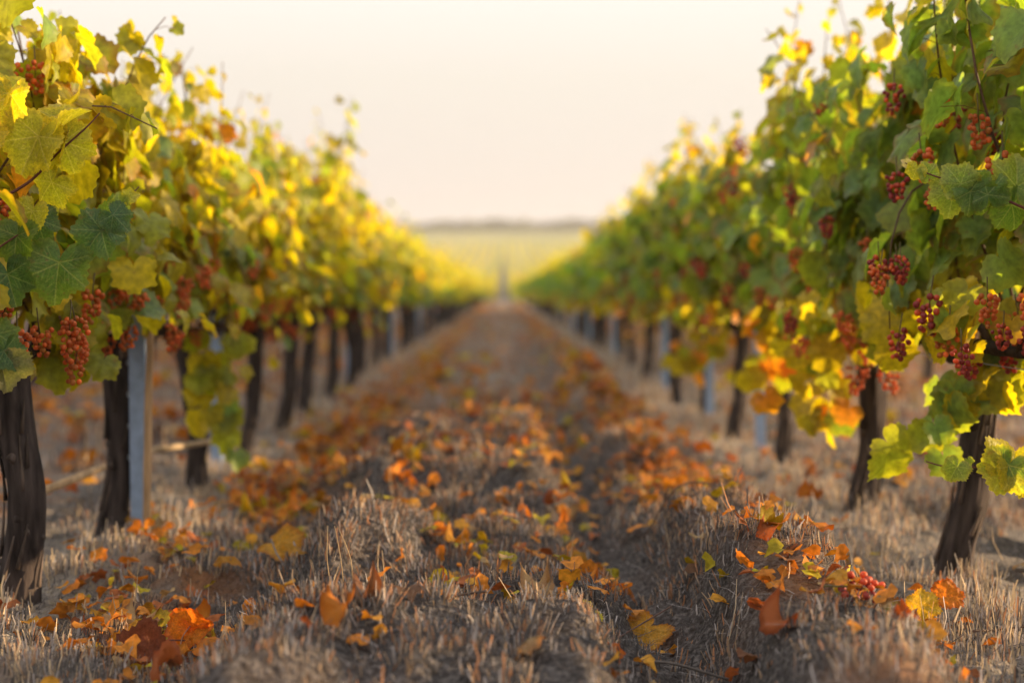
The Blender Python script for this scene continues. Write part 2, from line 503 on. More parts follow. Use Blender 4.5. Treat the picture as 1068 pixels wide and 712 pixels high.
def leaf_template(n_ang, rings, serr=0.0, seed=0, fold=0.2, droop=0.5, ruffle=0.08, crumple=0.0, angles=None, curl=0.0, teeth=0):
    """one vine leaf: stalk end at the origin, tip along +y, unit length; V, F, polar position and vein mask"""
    rs = np.random.default_rng(seed + 100)
    th = np.linspace(-math.pi, math.pi, n_ang, endpoint=False) if angles is None else np.radians(angles)
    n_ang = len(th)
    r = outline(th, serr, seed, teeth)
    fr = (np.arange(1, rings + 1) / rings) ** 0.8
    X = (fr[:, None] * r[None] * np.sin(th)[None]).ravel(); Y = (fr[:, None] * r[None] * np.cos(th)[None]).ravel()
    FRr = np.repeat(fr, n_ang); TH = np.tile(th, rings)
    X = np.concatenate([[0], X]); Y = np.concatenate([[0], Y]); FRr = np.concatenate([[0], FRr]); TH = np.concatenate([[0], TH])
    k = np.arange(n_ang)
    F = [np.stack([np.zeros(n_ang, int), 1 + (k + 1) % n_ang, 1 + k], 1)]
    for q in range(rings - 1):
        a = 1 + q * n_ang
        b = a + n_ang
        F.append(np.stack([a + k, a + (k + 1) % n_ang, b + (k + 1) % n_ang], 1))
        F.append(np.stack([a + k, b + (k + 1) % n_ang, b + k], 1))
    F = np.concatenate(F)
    # veins
    seg = []
    for ang, L in ((0, .97), (52, .84), (-52, .84), (106, .66), (-106, .66)):
        d = np.array([math.sin(math.radians(ang)), math.cos(math.radians(ang))])
        seg.append((np.zeros(2), d * L, 0.016))
        for t in (.22, .38, .54, .7, .84):
            for sg in (-1, 1):
                a2 = math.radians(ang + sg * 42)
                d2 = np.array([math.sin(a2), math.cos(a2)])
                seg.append((d * L * t, d * L * t + d2 * (1 - t) * 0.42, 0.009))
    P = np.stack([X, Y], 1); vein = np.zeros(len(X))
    if rings > 6:
        for a, b, w in seg:
            ab = b - a; t = np.clip(((P - a) @ ab) / (ab @ ab), 0, 1)
            dd = np.linalg.norm(P - a - t[:, None] * ab, axis=1)
            vein = np.maximum(vein, np.exp(-(dd / w) ** 2) * (1 if w > .012 else .6))
    rr = np.hypot(X, Y)
    s1 = fold * (0.6 + 0.8 * rs.random()); 
    Z = s1 * np.abs(X) * (1 if rs.random() < .75 else -0.6)
    Z = Z + ruffle * rr ** 2 * np.sin(TH * (4 + rs.integers(0, 3)) + rs.random() * 6)
    if crumple:
        Z = Z + crumple * fbm(X * 3.1 + seed, Y * 3.1, 0, seed, 3) * 2
        X = X + crumple * 0.5 * fbm(X * 3.1 + seed + 20, Y * 3.1, 0, seed, 2) * rr
    Z = Z - vein * 0.012
    # bend along the midrib, then roll the sides
    kx = droop * (0.5 + rs.random())
    a = kx * Y
    Yb = np.where(abs(kx) > 1e-4, np.sin(a) / kx, Y) - Z * np.sin(a) * 0.5
    Zb = Z * np.cos(a) - (1 - np.cos(a)) / (kx if abs(kx) > 1e-4 else 1)
    if curl:
        c = curl * X
        Xb = np.sin(c) / curl
        Zb = Zb + (1 - np.cos(c)) / curl
        X = Xb
    return dict(V=np.stack([X, Yb, Zb], 1), F=F, fr=FRr, th=TH, vein=vein, flat=P)


def frames(D, Nrm):
    D = D / (np.linalg.norm(D, axis=1)[:, None] + 1e-9)
    X = np.cross(D, Nrm); X /= np.linalg.norm(X, axis=1)[:, None] + 1e-9
    Z = np.cross(X, D)
    return np.stack([X, D, Z], -1)


def scatter_leaves(templates, pos, D, Nrm, size, col, rng, edge=None):
    """place many leaves in one mesh; edge = colour factor at the rim"""
    R = frames(D, Nrm)
    which = rng.integers(0, len(templates), len(pos))
    Vs, Fs, Cs, n = [], [], [], 0
    for t, T in enumerate(templates):
        idx = np.nonzero(which == t)[0]
        if not len(idx): continue
        V = np.einsum('nij,kj->nki', R[idx], T['V']) * size[idx][:, None, None] + pos[idx][:, None, :]
        k = len(T['V'])
        F = T['F'][None] + (np.arange(len(idx)) * k)[:, None, None] + n
        C = np.repeat(col[idx][:, None, :], k, 1)
        if edge is not None:
            w = (T['fr'] ** 4)[None, :, None] * 0.8
            C = C * (1 - w) + edge[idx][:, None, :] * w
        Vs.append(V.reshape(-1, 3)); Fs.append(F.reshape(-1, 3)); Cs.append(C.reshape(-1, 3))
        n += k * len(idx)
    return np.concatenate(Vs), np.concatenate(Fs), np.concatenate(Cs)


LOW_ANG = [-176, -152, -108, -78, -50, -28, 0, 28, 50, 78, 108, 152, 176]
T_NEAR = [leaf_template(60, 2, 0.15, s, fold=0.22, droop=0.55, ruffle=0.10, teeth=9) for s in range(7)]
T_FAR = [leaf_template(13, 1, 0, s, fold=0.25, droop=0.5, ruffle=0.05, angles=LOW_ANG) for s in range(4)]

GREEN = np.array((0.175, 0.270, 0.052)); DEEP = np.array((0.125, 0.215, 0.070)); YGREEN = np.array((0.24, 0.27, 0.024))
YELLOW = np.array((0.40, 0.325, 0.012)); ORANGE = np.array((0.54, 0.20, 0.022)); RUST = np.array((0.32, 0.10, 0.03))
BROWN = np.array((0.20, 0.10, 0.05)); PALE = np.array((0.40, 0.32, 0.18)); OLIVE = np.array((0.20, 0.17, 0.03))
KINDS = np.stack([GREEN, DEEP, YGREEN, YELLOW, ORANGE, RUST])


def palette(side, z, rng, bias):
    """colour of leaves at height z on a vine of the left or right row"""
    n = len(z)
    if side == 'left':
        hi = sstep(0.70, 1.10, z)
        p = np.stack([0.19 - 0.15 * hi, 0.15 - 0.12 * hi, 0.30 + 0.12 * hi, 0.33 + 0.20 * hi, 0.025 + 0 * z, 0.006 + 0 * z], 1)
    else:
        hi = sstep(1.24, 1.52, z); lo = sstep(0.80, 0.58, z)
        y = np.maximum(hi * 0.55, lo * 0.60)
        p = np.stack([0.46 - 0.40 * np.maximum(hi, lo), 0.34 - 0.30 * np.maximum(hi, lo), 0.14 + 0.15 * hi, 0.05 + y, 0.01 + 0.12 * lo, 0.003 + 0.03 * lo], 1)
    p = np.clip(p, 0.002, 1)
    p[:, 2:4] *= np.exp(bias)[:, None]
    p /= p.sum(1)[:, None]
    u = rng.random(n)[:, None]
    k = (np.cumsum(p, 1) < u).sum(1).clip(0, 5)
    c = KINDS[k] * (0.75 + 0.5 * rng.random((n, 1)))
    # neighbours blend a little
    k2 = (np.cumsum(p, 1) < rng.random(n)[:, None]).sum(1).clip(0, 5)
    t = rng.random((n, 1)) * 0.4
    return c * (1 - t) + KINDS[k2] * t


def vine_canopy(side, seed, near=True, n_shoots=18, per=24, extra=250):
    rng = np.random.default_rng(seed)
    pos, D, Nm, size, bias = [], [], [], [], []
    stems = MB()
    def add(p, d, n, s, b):
        pos.append(p); D.append(d); Nm.append(n); size.append(s); bias.append(b)
    for k in range(n_shoots + 2):
        drop = k >= n_shoots
        y0 = (k + rng.random()) / n_shoots * 1.3 - 0.65 if not drop else rng.uniform(-.6, .6)
        sgn = rng.choice([-1, 1])
        t = np.linspace(0, 1, 9)[:, None]
        if not drop:
            L = rng.normal(0.94, 0.17)
            dx, dy = rng.normal(0, .13), rng.normal(0, .16)
            p0 = np.array([rng.normal(0, .03), y0, 0.62])
            sag = max(0, rng.normal(0.1, 0.22))
            path = p0 + np.hstack([dx * t + sgn * 0.10 * np.sin(t * 3.1), dy * t, L * t - sag * 0.8 * t ** 3]) + np.hstack([sgn * sag * 0.7 * t ** 2.5, 0 * t, 0 * t])
        else:
            reach = rng.uniform(.15, .38)
            p0 = np.array([sgn * 0.05, y0, rng.uniform(.66, 1.0)])
            path = p0 + np.hstack([sgn * reach * np.sin(t * 1.7), rng.normal(0, .15) * t, 0.12 * np.sin(t * 3.1) - rng.uniform(.10, .42) * t ** 1.6])
        b = rng.normal(0, 0.55)
        if near:
            stems.add(*tube(path, np.linspace(.0045, .0016, 9), 5), (0.10, 0.05, 0.025))
        m = per if not drop else 9
        for q in range(m):
            u = (q + 0.6 * rng.random()) / m
            i = min(int(u * 8), 7); f = u * 8 - i
            nd = path[i] * (1 - f) + path[i + 1] * f
            if not drop and nd[2] < (.80 if side == 'left' else .72): nd = nd + (0, 0, .14)
            az = rng.uniform(0, 2 * math.pi)
            out = np.array([math.cos(az) * 1.25, math.sin(az), 0.15]); pl = rng.uniform(.03, .11) * (1 - .5 * u)
            pp = nd + out * pl
            sx = np.sign(pp[0]) if abs(pp[0]) > .05 else rng.choice([-1, 1])
            d = out * 0.55 + np.array([0.25 * sx, 0, -0.75]) + rng.normal(0, .3, 3)
            nv = np.array([sx * 0.85, 0, 0.45]) + rng.normal(0, .42, 3)
            if near and q % 2 == 0: stems.add(*tube(np.array([nd, (nd + pp) / 2 + (0, 0, .008), pp]), .0011, 3), (0.20, 0.10, 0.03))
            s = rng.uniform(.050, .090) * (1 - 0.55 * sstep(.75, 1, u)) * (1 if not drop else .95)
            add(pp, d, nv, s, b)
    # laterals that fill both faces of the row, in clumps
    c = 0
    while c < extra:
        p = np.array([rng.choice([-1, 1]) * abs(rng.normal(.17, .08)), rng.uniform(-.68, .68), rng.uniform(.72 if side == 'left' else .58, 1.36)])
        if vnoise(np.array([p[0] * 3]), p[1] * 3.5, p[2] * 3.5, seed)[0] < 0.42: continue
        sx = np.sign(p[0])
        add(p, np.array([.35 * sx, 0, -.8]) + rng.normal(0, .35, 3), np.array([sx, 0, .4]) + rng.normal(0, .4, 3), rng.uniform(.050, .088), rng.normal(0, .4))
        c += 1
    pos, D, Nm, size, bias = map(np.array, (pos, D, Nm, size, bias))
    bias = bias + 1.6 * fbm(pos[:, 0] * 2, pos[:, 1] * 2.5, pos[:, 2] * 2.5, seed + 3, 2)
    col = palette(side, pos[:, 2], rng, bias)
    if not near: size = size * 1.35
    edge = np.where((rng.random(len(col)) < .28)[:, None], col * .35 + RUST * .65, col * 0.7 + YELLOW * 0.3)
    V, F, C = scatter_leaves(T_NEAR if near else T_FAR, pos, D, Nm, size, col, rng, edge if near else None)
    fol = mesh_np('foliage', V, F, M_LEAF, C)
    return fol, (stems.mesh('shoots', M_SHOOT) if near else None)


def trunk_mesh(seed, near=True):
    rng = np.random.default_rng(seed)
    n = 26 if near else 9
    z = np.linspace(-0.06, 0.64, n)
    bend = rng.normal(0, .032); by = rng.normal(0, .05)
    P = np.stack([bend * np.sin((z + .06) / .7 * 3.1) + 0.02 * fbm(z * 5, 0 * z, 0, seed, 2), by * np.sin((z + .06) / .7 * 3.1), z], 1)
    R = 0.044 + 0.022 * np.exp(-(z + .06) / .10) + 0.016 * np.exp(-((z - .62) / .08) ** 2)
    R = R * rng.uniform(.92, 1.1)
    mb = MB()
    mb.add(*tube(P, R, 26 if near else 8, 0.26, seed, 0.42), (0.050, 0.039, 0.035))
    if near:
        for k in range(16):      # peeling strips of bark
            a = rng.uniform(0, 6.28); i = rng.integers(3, n - 8); L = rng.integers(4, 8)
            q = P[i:i + L] + np.stack([np.cos(a + .25 * np.linspace(0, 1, L)), np.sin(a + .25 * np.linspace(0, 1, L)), 0 * np.linspace(0, 1, L)], 1) * (R[i:i + L, None] * 1.06 + np.linspace(0, .007, L)[:, None] * rng.random())
            mb.add(*tube(q, np.linspace(.006, .002, L), 4), np.array((0.085, 0.064, 0.052)) * rng.uniform(.6, 1.4))
    if near:
        for k in range(7):
            a = rng.uniform(0, 6.28); i = rng.integers(5, n - 2); d = np.array([math.cos(a), math.sin(a), rng.uniform(.1, .9)])
            q = P[i] + d * R[i] * .7
            L = rng.uniform(.008, .028); r0 = rng.uniform(.008, .017)
            mb.add(*tube(np.array([q, q + d * L * .5, q + d * L, q + d * (L + .003)]), np.array([1.35, 1.0, .9, .35]) * r0, 9, .3, seed + k, .2), np.array((.075, .058, .05)) * rng.uniform(.6, 1.3))
    return mb.mesh('trunk', M_BARK)


def cordon_mesh(seed):
    rng = np.random.default_rng(seed)
    mb = MB()
    for s in (-1, 1):
        y = np.linspace(0, .6, 14)
        P = np.stack([0.02 * fbm(y * 4, 0 * y + s, 0, seed, 2) * 2, s * y, 0.60 + 0.035 * np.sin(y * 4) + 0.03 * fbm(y * 5, 0 * y + 4, 0, seed + 2, 2)], 1)
        mb.add(*tube(P, np.linspace(.027, .010, 14), 12, .3, seed + s, .3), (0.04, 0.028, 0.022))
        for k in range(4):       # spurs
            q = P[3 + 3 * k - (k == 3)]
            mb.add(*tube(np.array([q, q + (rng.normal(0, .015), .01, .04), q + (rng.normal(0, .02), .02, .08)]), [.014, .012, .008], 6), (0.05, 0.034, 0.026))
    return mb.mesh('cordon', M_BARK)


def ico(sub):
    import bmesh
    bm = bmesh.new(); bmesh.ops.create_icosphere(bm, subdivisions=sub, radius=1.0)
    V = np.array([v.co[:] for v in bm.verts]); F = np.array([[v.index for v in f.verts] for f in bm.faces]); bm.free()
    return V, F


ICO2, ICO1 = ico(2), ico(1)


def cluster_mesh(seed, tone, n=26, sub=2, L=0.085):
    rng = np.random.default_rng(seed)
    mb = MB(); V, F = ICO2 if sub == 2 else ICO1
    pts = []
    tries = 0
    while len(pts) < n and tries < 6000:
        tries += 1
        t = rng.random() ** .8
        rad = (0.038 * math.sin(min(1, t * 3.2 + .25) * 1.57) * (1 - .72 * t)) + .004
        a = rng.uniform(0, 6.28); rr = rad * (0.55 + .45 * rng.random())
        p = np.array([rr * math.cos(a), rr * math.sin(a), -0.02 - t * L])
        if all(np.linalg.norm(p - q) > .0138 for q in pts): pts.append(p)
    for p in pts:
        r = rng.uniform(.0062, .0086)
        k = rng.random()
        if tone == 'orange':
            c = np.array((.85, .20, .04)) * (1 - k * .55) + np.array((.10, .10, .01)) * max(0, k - .6) * 2
        else:
            c = np.array((.34, .04, .035)) * (1 - k * .5) + np.array((.95, .18, .03)) * max(0, k - .3)
        mb.add(V * r * (1, 1, rng.uniform(1.0, 1.12)) + p, F, c)
    mb.add(*tube(np.array([(0, 0, .03), (0.002, 0, -.02), (0, 0, -L * .8)]), [.0022, .002, .001], 5), (.16, .12, .03))
    return mb.mesh('grape_cluster', M_GRAPE)


FOL = {('left', True): [vine_canopy('left', 10 + s) for s in range(6)], ('right', True): [vine_canopy('right', 40 + s) for s in range(6)],
       ('left', False): [vine_canopy('left', 70 + s, False, 13, 15, 110) for s in range(4)],
       ('right', False): [vine_canopy('right', 90 + s, False, 13, 15, 110) for s in range(4)]}
TRUNK = {True: [trunk_mesh(200 + s) for s in range(6)], False: [trunk_mesh(230 + s, False) for s in range(4)]}
CORDON = [cordon_mesh(250 + s) for s in range(3)]
GRAPE = {'orange': [cluster_mesh(300 + s, 'orange') for s in range(4)], 'wine': [cluster_mesh(320 + s, 'wine') for s in range(4)]}
GRAPE_FAR = {'orange': cluster_mesh(340, 'orange', 18, 1), 'wine': cluster_mesh(341, 'wine', 18, 1)}


def make_vine(x, y, side, label, group, near=True, lean=0.0, leany=0.0, zs=1.0, clusters=(), trunk=None, fol=None, rng=random, off=0.0, slim=1.0):
    z0 = float(height(np.array([x]), np.array([y]))[0])
    root = tag(obj('grapevine', None, None, (x, y, z0)), label, 'grapevine', group)
    root.empty_display_size = 0.2
    flip = math.pi if rng.random() < .5 else 0.0
    ti_ = rng.randrange(len(TRUNK[near])) if trunk is None else trunk
    # a leaning trunk pivots about its head, where the arms leave it
    obj('trunk', TRUNK[near][ti_], root, (0, 0, 0), (-leany, lean, 0.0), (slim, slim, 1))
    fi = rng.randrange(len(FOL[(side, near)])) if fol is None else fol
    f, st = FOL[(side, near)][fi]
    sc = (rng.uniform(.92, 1.08), rng.uniform(.95, 1.08), zs)
    up = .05 if (side == 'right' and slim < 1) else 0.0
    obj('foliage', f, root, (off, 0, up), (0, 0, flip), sc)
    if near:
        obj('shoots', st, root, (off, 0, up), (0, 0, flip), sc)
        obj('cordon', CORDON[rng.randrange(3)], root, (0, 0, 0), (0, 0, rng.choice([0, math.pi])))
    tone = 'orange' if side == 'left' else 'wine'
    for (cx, cy, cz) in clusters:
        tn = 'orange' if rng.random() < .38 else tone
        me = rng.choice(GRAPE[tn]) if near else GRAPE_FAR[tn]
        obj('grape_cluster', me, root, (cx, cy, cz), (rng.uniform(-.2, .2), rng.uniform(-.2, .2), rng.uniform(0, 6.28)), [rng.uniform(.68, .95)] * 3)
    return root


def rand_clusters(side, n, r):
    s = 1 if side == 'left' else -1      # towards the aisle
    out = []
    for k in range(n):
        out.append((s * (r.uniform(.04, .26) if side == 'left' else r.uniform(.14, .33)), r.uniform(-.6, .6), r.uniform(.64, .92) if r.random() < (.88 if side == 'left' else .55) else r.uniform(.9, 1.45)))
    return out


R_ = random.Random(5)
LEFT_D = [2.45, 3.55, 4.42, 5.58, 6.6, 7.6]
RIGHT_D = [2.75, 3.9, 4.93, 6.19, 7.4, 8.6]
while LEFT_D[-1] < 84: LEFT_D.append(LEFT_D[-1] + 1.12)
while RIGHT_D[-1] < 84: RIGHT_D.append(RIGHT_D[-1] + 1.18)
LL = {1: 'thick black vine trunk at the left edge under orange-red grape bunches',
      2: 'vine with upright black trunk standing against the first steel post of the left row',
      3: 'vine with crooked leaning trunk just beyond the first steel post and stake',
      4: 'left-row vine between the crooked leaning trunk and the thin pair of trunks',
      5: 'slender dark left-row vine, second past the crooked leaning trunk'}
LR = {1: 'leaning black vine trunk behind the glowing green leaf at the right edge',
      2: 'upright dark right-row vine between the leaning trunk and the steel post',
      3: 'right-row vine with dark trunk leaning back, just short of the steel post',
      4: 'right-row vine with curved slim trunk just beyond the steel post',
      5: 'right-row vine two trunks beyond the first steel post, yellow leaves at its foot'}
LEAN_L = {1: (-.06, 0), 2: (0.0, .05), 3: (-.12, .1), 4: (.1, 0), 5: (.1, 0)}
LEAN_R = {1: (.13, 0), 2: (.05, 0), 3: (-.03, .05), 4: (.08, 0), 5: (0, 0)}
vines = {}
for side, ds, lab, lean in (('left', LEFT_D, LL, LEAN_L), ('right', RIGHT_D, LR, LEAN_R)):
    s = -1 if side == 'left' else 1
    for i, d in enumerate(ds):
        near = d < 13
        zs = R_.uniform(.97, 1.05) if side == 'left' and d < 8 else R_.uniform(.93, 1.05) if d < 16.5 else R_.uniform(.86, .93)
        if side == 'left' and i in (0, 1, 2): zs = (1.10, 1.07, .94)[i]
        if side == 'right' and d < 16: zs = R_.uniform(.95, 1.03) + (.13 if i < 2 else .09 if i == 2 else 0)
        ncl = (13 if d < 5 else 9 if d < 9 else 5) if side == 'left' else (12 if d < 7 else 10 if d < 11 else 6) * (d < 24)
        label = lab.get(i)
        if label is None:
            label = ('blurred %s-row vine between the near trunks and the far end of the row' % side) if d < 24 else \
                    ('tiny distant %s-row vine merging into its row towards the vanishing point' % side)
            if i == 0: label = '%s-row vine at the very edge, only its leaves reaching into view' % side
        ln = lean.get(i, (R_.uniform(-.1, .1), R_.uniform(-.08, .08)))
        xx = s * (AISLE + R_.uniform(-.03, .03)) + (s * 0.16 if i == 0 else 0)
        if i == 1: xx = -1.25 if s < 0 else 1.26
        vines[(side, i)] = make_vine(xx, d, side, label, 'vines of the %s row' % side, near, ln[0], ln[1], zs,
                                     rand_clusters(side, ncl, R_), rng=R_, off=s * (.20, .13, .04)[i] if i < 3 else 0.0, slim=1.0 if i < 3 else R_.uniform(.68, .92))

# neighbouring rows glimpsed under the leaves
for s, side in ((-1, 'left'), (1, 'right')):
    for r, (x0, d0, d1) in enumerate(((3.75, 7.5 if s < 0 else 8.6, 46), (6.25, 14, 54))):
        d = d0
        while d < d1:
            make_vine(s * (x0 + R_.uniform(-.06, .06)), d, side,
                      'dim vine of the %s row glimpsed beneath the %s-row leaves' % (('next', 'farther')[r], side),
                      'vines of the %s row behind the %s row' % (('next', 'farther')[r], side), False,
                      R_.uniform(-.1, .1), R_.uniform(-.08, .08), R_.uniform(.9, 1.02), rng=R_)
            d += 1.2

# vines too far off to count
rngf = np.random.default_rng(99)
n = 15000
fx = np.round(rngf.uniform(-16, 15, n)) * 2.5 + AISLE
fx = np.where(np.abs(fx) < 1, 1.25, fx)
fy = rngf.uniform(62, 110, n)
keep = (np.abs(fx) > 6.5) | (fy > 84)
fx, fy = fx[keep], fy[keep]
fz = np.where(fy > 108, hill_z(fx, fy), 0) + 0.5 + 1.1 * rngf.random(len(fx)) ** .8
pf = np.stack([fx + rngf.normal(0, .16, len(fx)), fy, fz], 1)
cf = palette('left', fz + .25, rngf, rngf.normal(.3, .4, len(fx)))
V, F, C = scatter_leaves(T_FAR, pf, rngf.normal(0, .5, (len(fx), 3)) + (0, 0, -.6), rngf.normal(0, .6, (len(fx), 3)) + (0, 0, .5), rngf.uniform(.2, .34, len(fx)), cf, rngf)
tag(obj('distant_vines', mesh_np('distant_vines', V, F, M_LEAF, C)), 'mass of yellow-green vine rows at the far end of the aisle', 'vine rows', kind='stuff')
n = 24000
fx = rngf.normal(0, 55, n); fy = 112 + 300 * rngf.random(n) ** 1.6
fx = np.round(fx / 2.5) * 2.5 + 1.25
fz = hill_z(fx, fy) + 0.3 + 1.0 * rngf.random(n)
pf = np.stack([fx + rngf.normal(0, .2, n), fy, fz], 1)
cf = palette('left', 0 * fz + 1.4, rngf, rngf.normal(.5, .4, n))
V, F, C = scatter_leaves(T_FAR, pf, rngf.normal(0, .5, (n, 3)) + (0, 0, -.6), rngf.normal(0, .6, (n, 3)) + (0, 0, .5), rngf.uniform(.35, .6, n), cf, rngf)
tag(obj('hillside_vines', mesh_np('hillside_vines', V, F, M_LEAF, C)), 'yellow vine rows covering the far rise', 'vine rows', kind='stuff')

# wood along the horizon
n = 26000
tx = rngf.uniform(-330, 330, n); tyy = RIDGE_Y + rngf.uniform(-15, 25, n)
top = 1.1 + 3.0 * vnoise(tx * .07, 0 * tx, 0, 8) * vnoise(tx * .35, 0 * tx, 0, 9) + .8
tz = hill_z(tx, tyy) + top * rngf.random(n)
cf = np.array((0.055, 0.06, 0.03)) * rngf.uniform(.6, 1.5, (n, 1))
V, F, C = scatter_leaves(T_FAR, np.stack([tx, tyy, tz], 1), rngf.normal(0, 1, (n, 3)), rngf.normal(0, 1, (n, 3)), rngf.uniform(.8, 1.6, n), cf, rngf)
tag(obj('treeline', mesh_np('treeline', V, F, M_LEAF, C)), 'low dark wood along the horizon', 'wood', kind='stuff')


# ------------------------------------------------------------------ hazy evening air
hb = MB()
bx0, bx1, by0, by1, bz0, bz1 = -700, 700, -60, 1000, -12, 40
hv = np.array([(x, y, z) for z in (bz0, bz1) for y in (by0, by1) for x in (bx0, bx1)], float)
hb.add(hv, np.array([(0, 2, 3, 1), (4, 5, 7, 6), (0, 1, 5, 4), (2, 6, 7, 3), (0, 4, 6, 2), (1, 3, 7, 5)]))
m_h, n_h, l_h = new_mat('haze')
o_h = n_h.new('ShaderNodeOutputMaterial'); v_h = n_h.new('ShaderNodeVolumePrincipled')
v_h.inputs['Density'].default_value = 0.00065
v_h.inputs['Color'].default_value = (.95, .92, .88, 1)
v_h.inputs['Anisotropy'].default_value = 0.2
l_h.new(v_h.outputs[0], o_h.inputs['Volume'])
haze = tag(obj('haze', hb.mesh('haze', m_h, False)), 'pale evening haze over the far fields', 'haze', kind='stuff')
haze.display_type = 'WIRE'

# ------------------------------------------------------------------ posts, stakes, wires
def post_mesh(h):
    mb = MB()
    w, dp, t = .025, .022, .004     # half width, depth, sheet thickness
    prof = np.array([(-w, 0), (-w, dp), (-w + .012, dp), (-w + .012, dp - t), (-w + t, dp - t), (-w + t, t), (w - t, t), (w - t, dp - t), (w - .012, dp - t), (w - .012, dp), (w, dp), (w, 0)])
    k = len(prof)
    V = np.concatenate([np.hstack([prof, np.full((k, 1), z)]) for z in (-.15, h)])
    i = np.arange(k)
    mb.add(V, [np.stack([i, (i + 1) % k, (i + 1) % k + k, i + k], 1), np.stack([i[::-1]]), np.stack([i + k])], (.30, .40, .56))
    for z in np.arange(.25, h, .1):  # wire hooks on the edges
        for s in (-1, 1):
            mb.add(*tube(np.array([(s * w, .012, z), (s * (w + .008), .012, z + .006), (s * (w + .006), .012, z + .018)]), .002, 5), (.38, .42, .46))
    return mb.mesh('steel_post', M_STEEL, smooth=False)


POST = post_mesh(1.36)
PL = {'left': [(4.4, 'grey steel post beside the second black trunk and a pale wooden stake'), (6.05, 'blurred steel post half hidden among yellow leaves past the crooked trunk'),
               (11.2, 'blue-grey steel post far along the left row between dark trunks')],
      'right': [(6.75, 'pale steel post between two dark trunks of the right row'), (8.4, 'steel post showing through the green leaves of the right row'),
                (10.75, 'bluish steel post far along the right row')]}
for side, L in PL.items():
    s = -1 if side == 'left' else 1
    L = L + [(d, 'tiny blurred steel post in the distant %s row' % side) for d in (15.6, 20.2, 24.8, 29.4, 34)]
    for d, lb in L:
        x = s * AISLE
        if d == 4.4: x = (145 - VPX) / FPX * 4.4
        z = float(height(np.array([x]), np.array([d]))[0])
        o = obj('steel_post', POST, None, (x, d, z), (random.uniform(-.012, .012), random.uniform(-.02, .02), math.pi / 2 * 0 + random.uniform(-.15, .15)))
        tag(o, lb, 'post', 'steel trellis posts')


def stick(name, pts, r0, r1, col, label, cat, mat=None, n=14, seg=8, group=None):
    pts = np.asarray(pts, float)
    c0 = pts[0].copy()
    P = smooth_path(pts - c0, n)
    mb = MB(); mb.add(*tube(P, np.linspace(r0, r1, n), seg, .12, int(abs(c0[1]) * 100), .1), col)
    return tag(obj(name, mb.mesh(name, mat or M_WOOD), None, c0), label, cat, group)


stick('wooden_stake', [at(153, 556, 4.33) - (0, 0, .05), at(154, 460, 4.33), at(157, 340, 4.34)], .0135, .012, (.42, .27, .14),
      'slim pale wooden stake standing against the steel post beside the second trunk', 'stake')
stick('cane', [at(30, 517, 4.05), at(70, 502, 4.15), at(108, 487, 4.3)], .014, .012, (.45, .31, .18), 'pale cut cane sloping from the ground to the second black trunk', 'cane')
stick('cane', [at(160, 469, 5.2), at(195, 464, 5.4), at(232, 458, 5.6)], .012, .010, (.45, .33, .20), 'pale cane lying level behind the crooked leaning trunk', 'cane')
for side, s in (('left', -1), ('right', 1)):
    for nm, z in (('lowest', .60), ('middle', 1.02), ('top', 1.42)):
        pts = [(s * (AISLE + .02), y, z + .004 * math.sin(y * 1.3)) for y in np.arange(1.2, 60, 2.3)]
        stick('trellis_wire', pts, .0016, .0016, (.3, .3, .3), '%s trellis wire running through the %s row of vines' % (nm, side), 'wire', M_STEEL, 60, 5)


# ------------------------------------------------------------------ close leaves on shoots that reach into focus
def hero_leaf(seed, base, rim, veinc, size, fold=.25, droop=.5, ruffle=.1, crumple=.05, curl=0.0, patch=None, patch_amt=.5, mat=None, n_ang=200, rings=24, serr=.10, rimw=5, teeth=0):
    T = leaf_template(n_ang, rings, serr, seed, fold, droop, ruffle, crumple, None, curl, teeth or 13 + seed % 5)
    x, y = T['flat'][:, 0], T['flat'][:, 1]
    base, rim, veinc = map(np.array, (base, rim, veinc))
    w = np.clip(T['fr'] ** rimw + .35 * np.clip(fbm(x * 4, y * 4, 0, seed + 9, 3) * 2, 0, 1) * T['fr'], 0, 1)[:, None]
    c = base * (1 - w) + rim * w
    if patch is not None:
        p = sstep(.02, .16, fbm(x * 2.3, y * 2.3, 0, seed + 31, 3))[:, None] * patch_amt
        c = c * (1 - p) + np.array(patch) * p
    c = c * (1 + .35 * fbm(x * 16, y * 16, 0, seed + 2, 2))[:, None]
    sp = (vnoise(x * 26, y * 26, 0, seed + 55) > .93)[:, None] * .6
    c = c * (1 - sp) + BROWN * sp
    v = T['vein'][:, None] * .75
    c = c * (1 - v) + veinc * v
    return mesh_np('leaf', T['V'] * size, T['F'], mat or M_HERO, c)


def orient(base, tip, nrm):
    d = Vector(tip) - Vector(base)
    L = d.length
    d.normalize()
    n = Vector(nrm)
    x = d.cross(n).normalized(); z = x.cross(d)
    return Matrix((x, d, z)).transposed(), L


def place_leaf(parent, name, seed, b, t, dep, ddep, nrm, base, rim, veinc, k=1.0, label=None, origin=None, **kw):
    """leaf from stalk pixel b to tip pixel t at distance dep"""
    B = at(*b, dep); Tp = at(*t, dep + ddep)
    R, L = orient(B, Tp, nrm)
    me = hero_leaf(seed, base, rim, veinc, L * k, **kw)
    o = obj(name, me, parent)
    o.matrix_basis = Matrix.Translation(Vector(B) - (Vector(origin) if origin is not None else Vector())) @ R.to_4x4()
    if label: o['label'] = label
    return o


def shoot(vine, paths, label):
    """stems of one shoot; its leaves become children"""
    mb = MB()
    for pts, r0, r1 in paths:
        P = np.array([at(*p) for p in pts]) - np.array(vine.location)
        n_ = 6 * len(P)
        mb.add(*tube(smooth_path(P, n_), np.linspace(r0, r1, n_), 7, .1, 3), (.12, .04, .025))
    o = obj('shoot', mb.mesh('shoot', M_SHOOT), vine)
    o['label'] = label
    return o


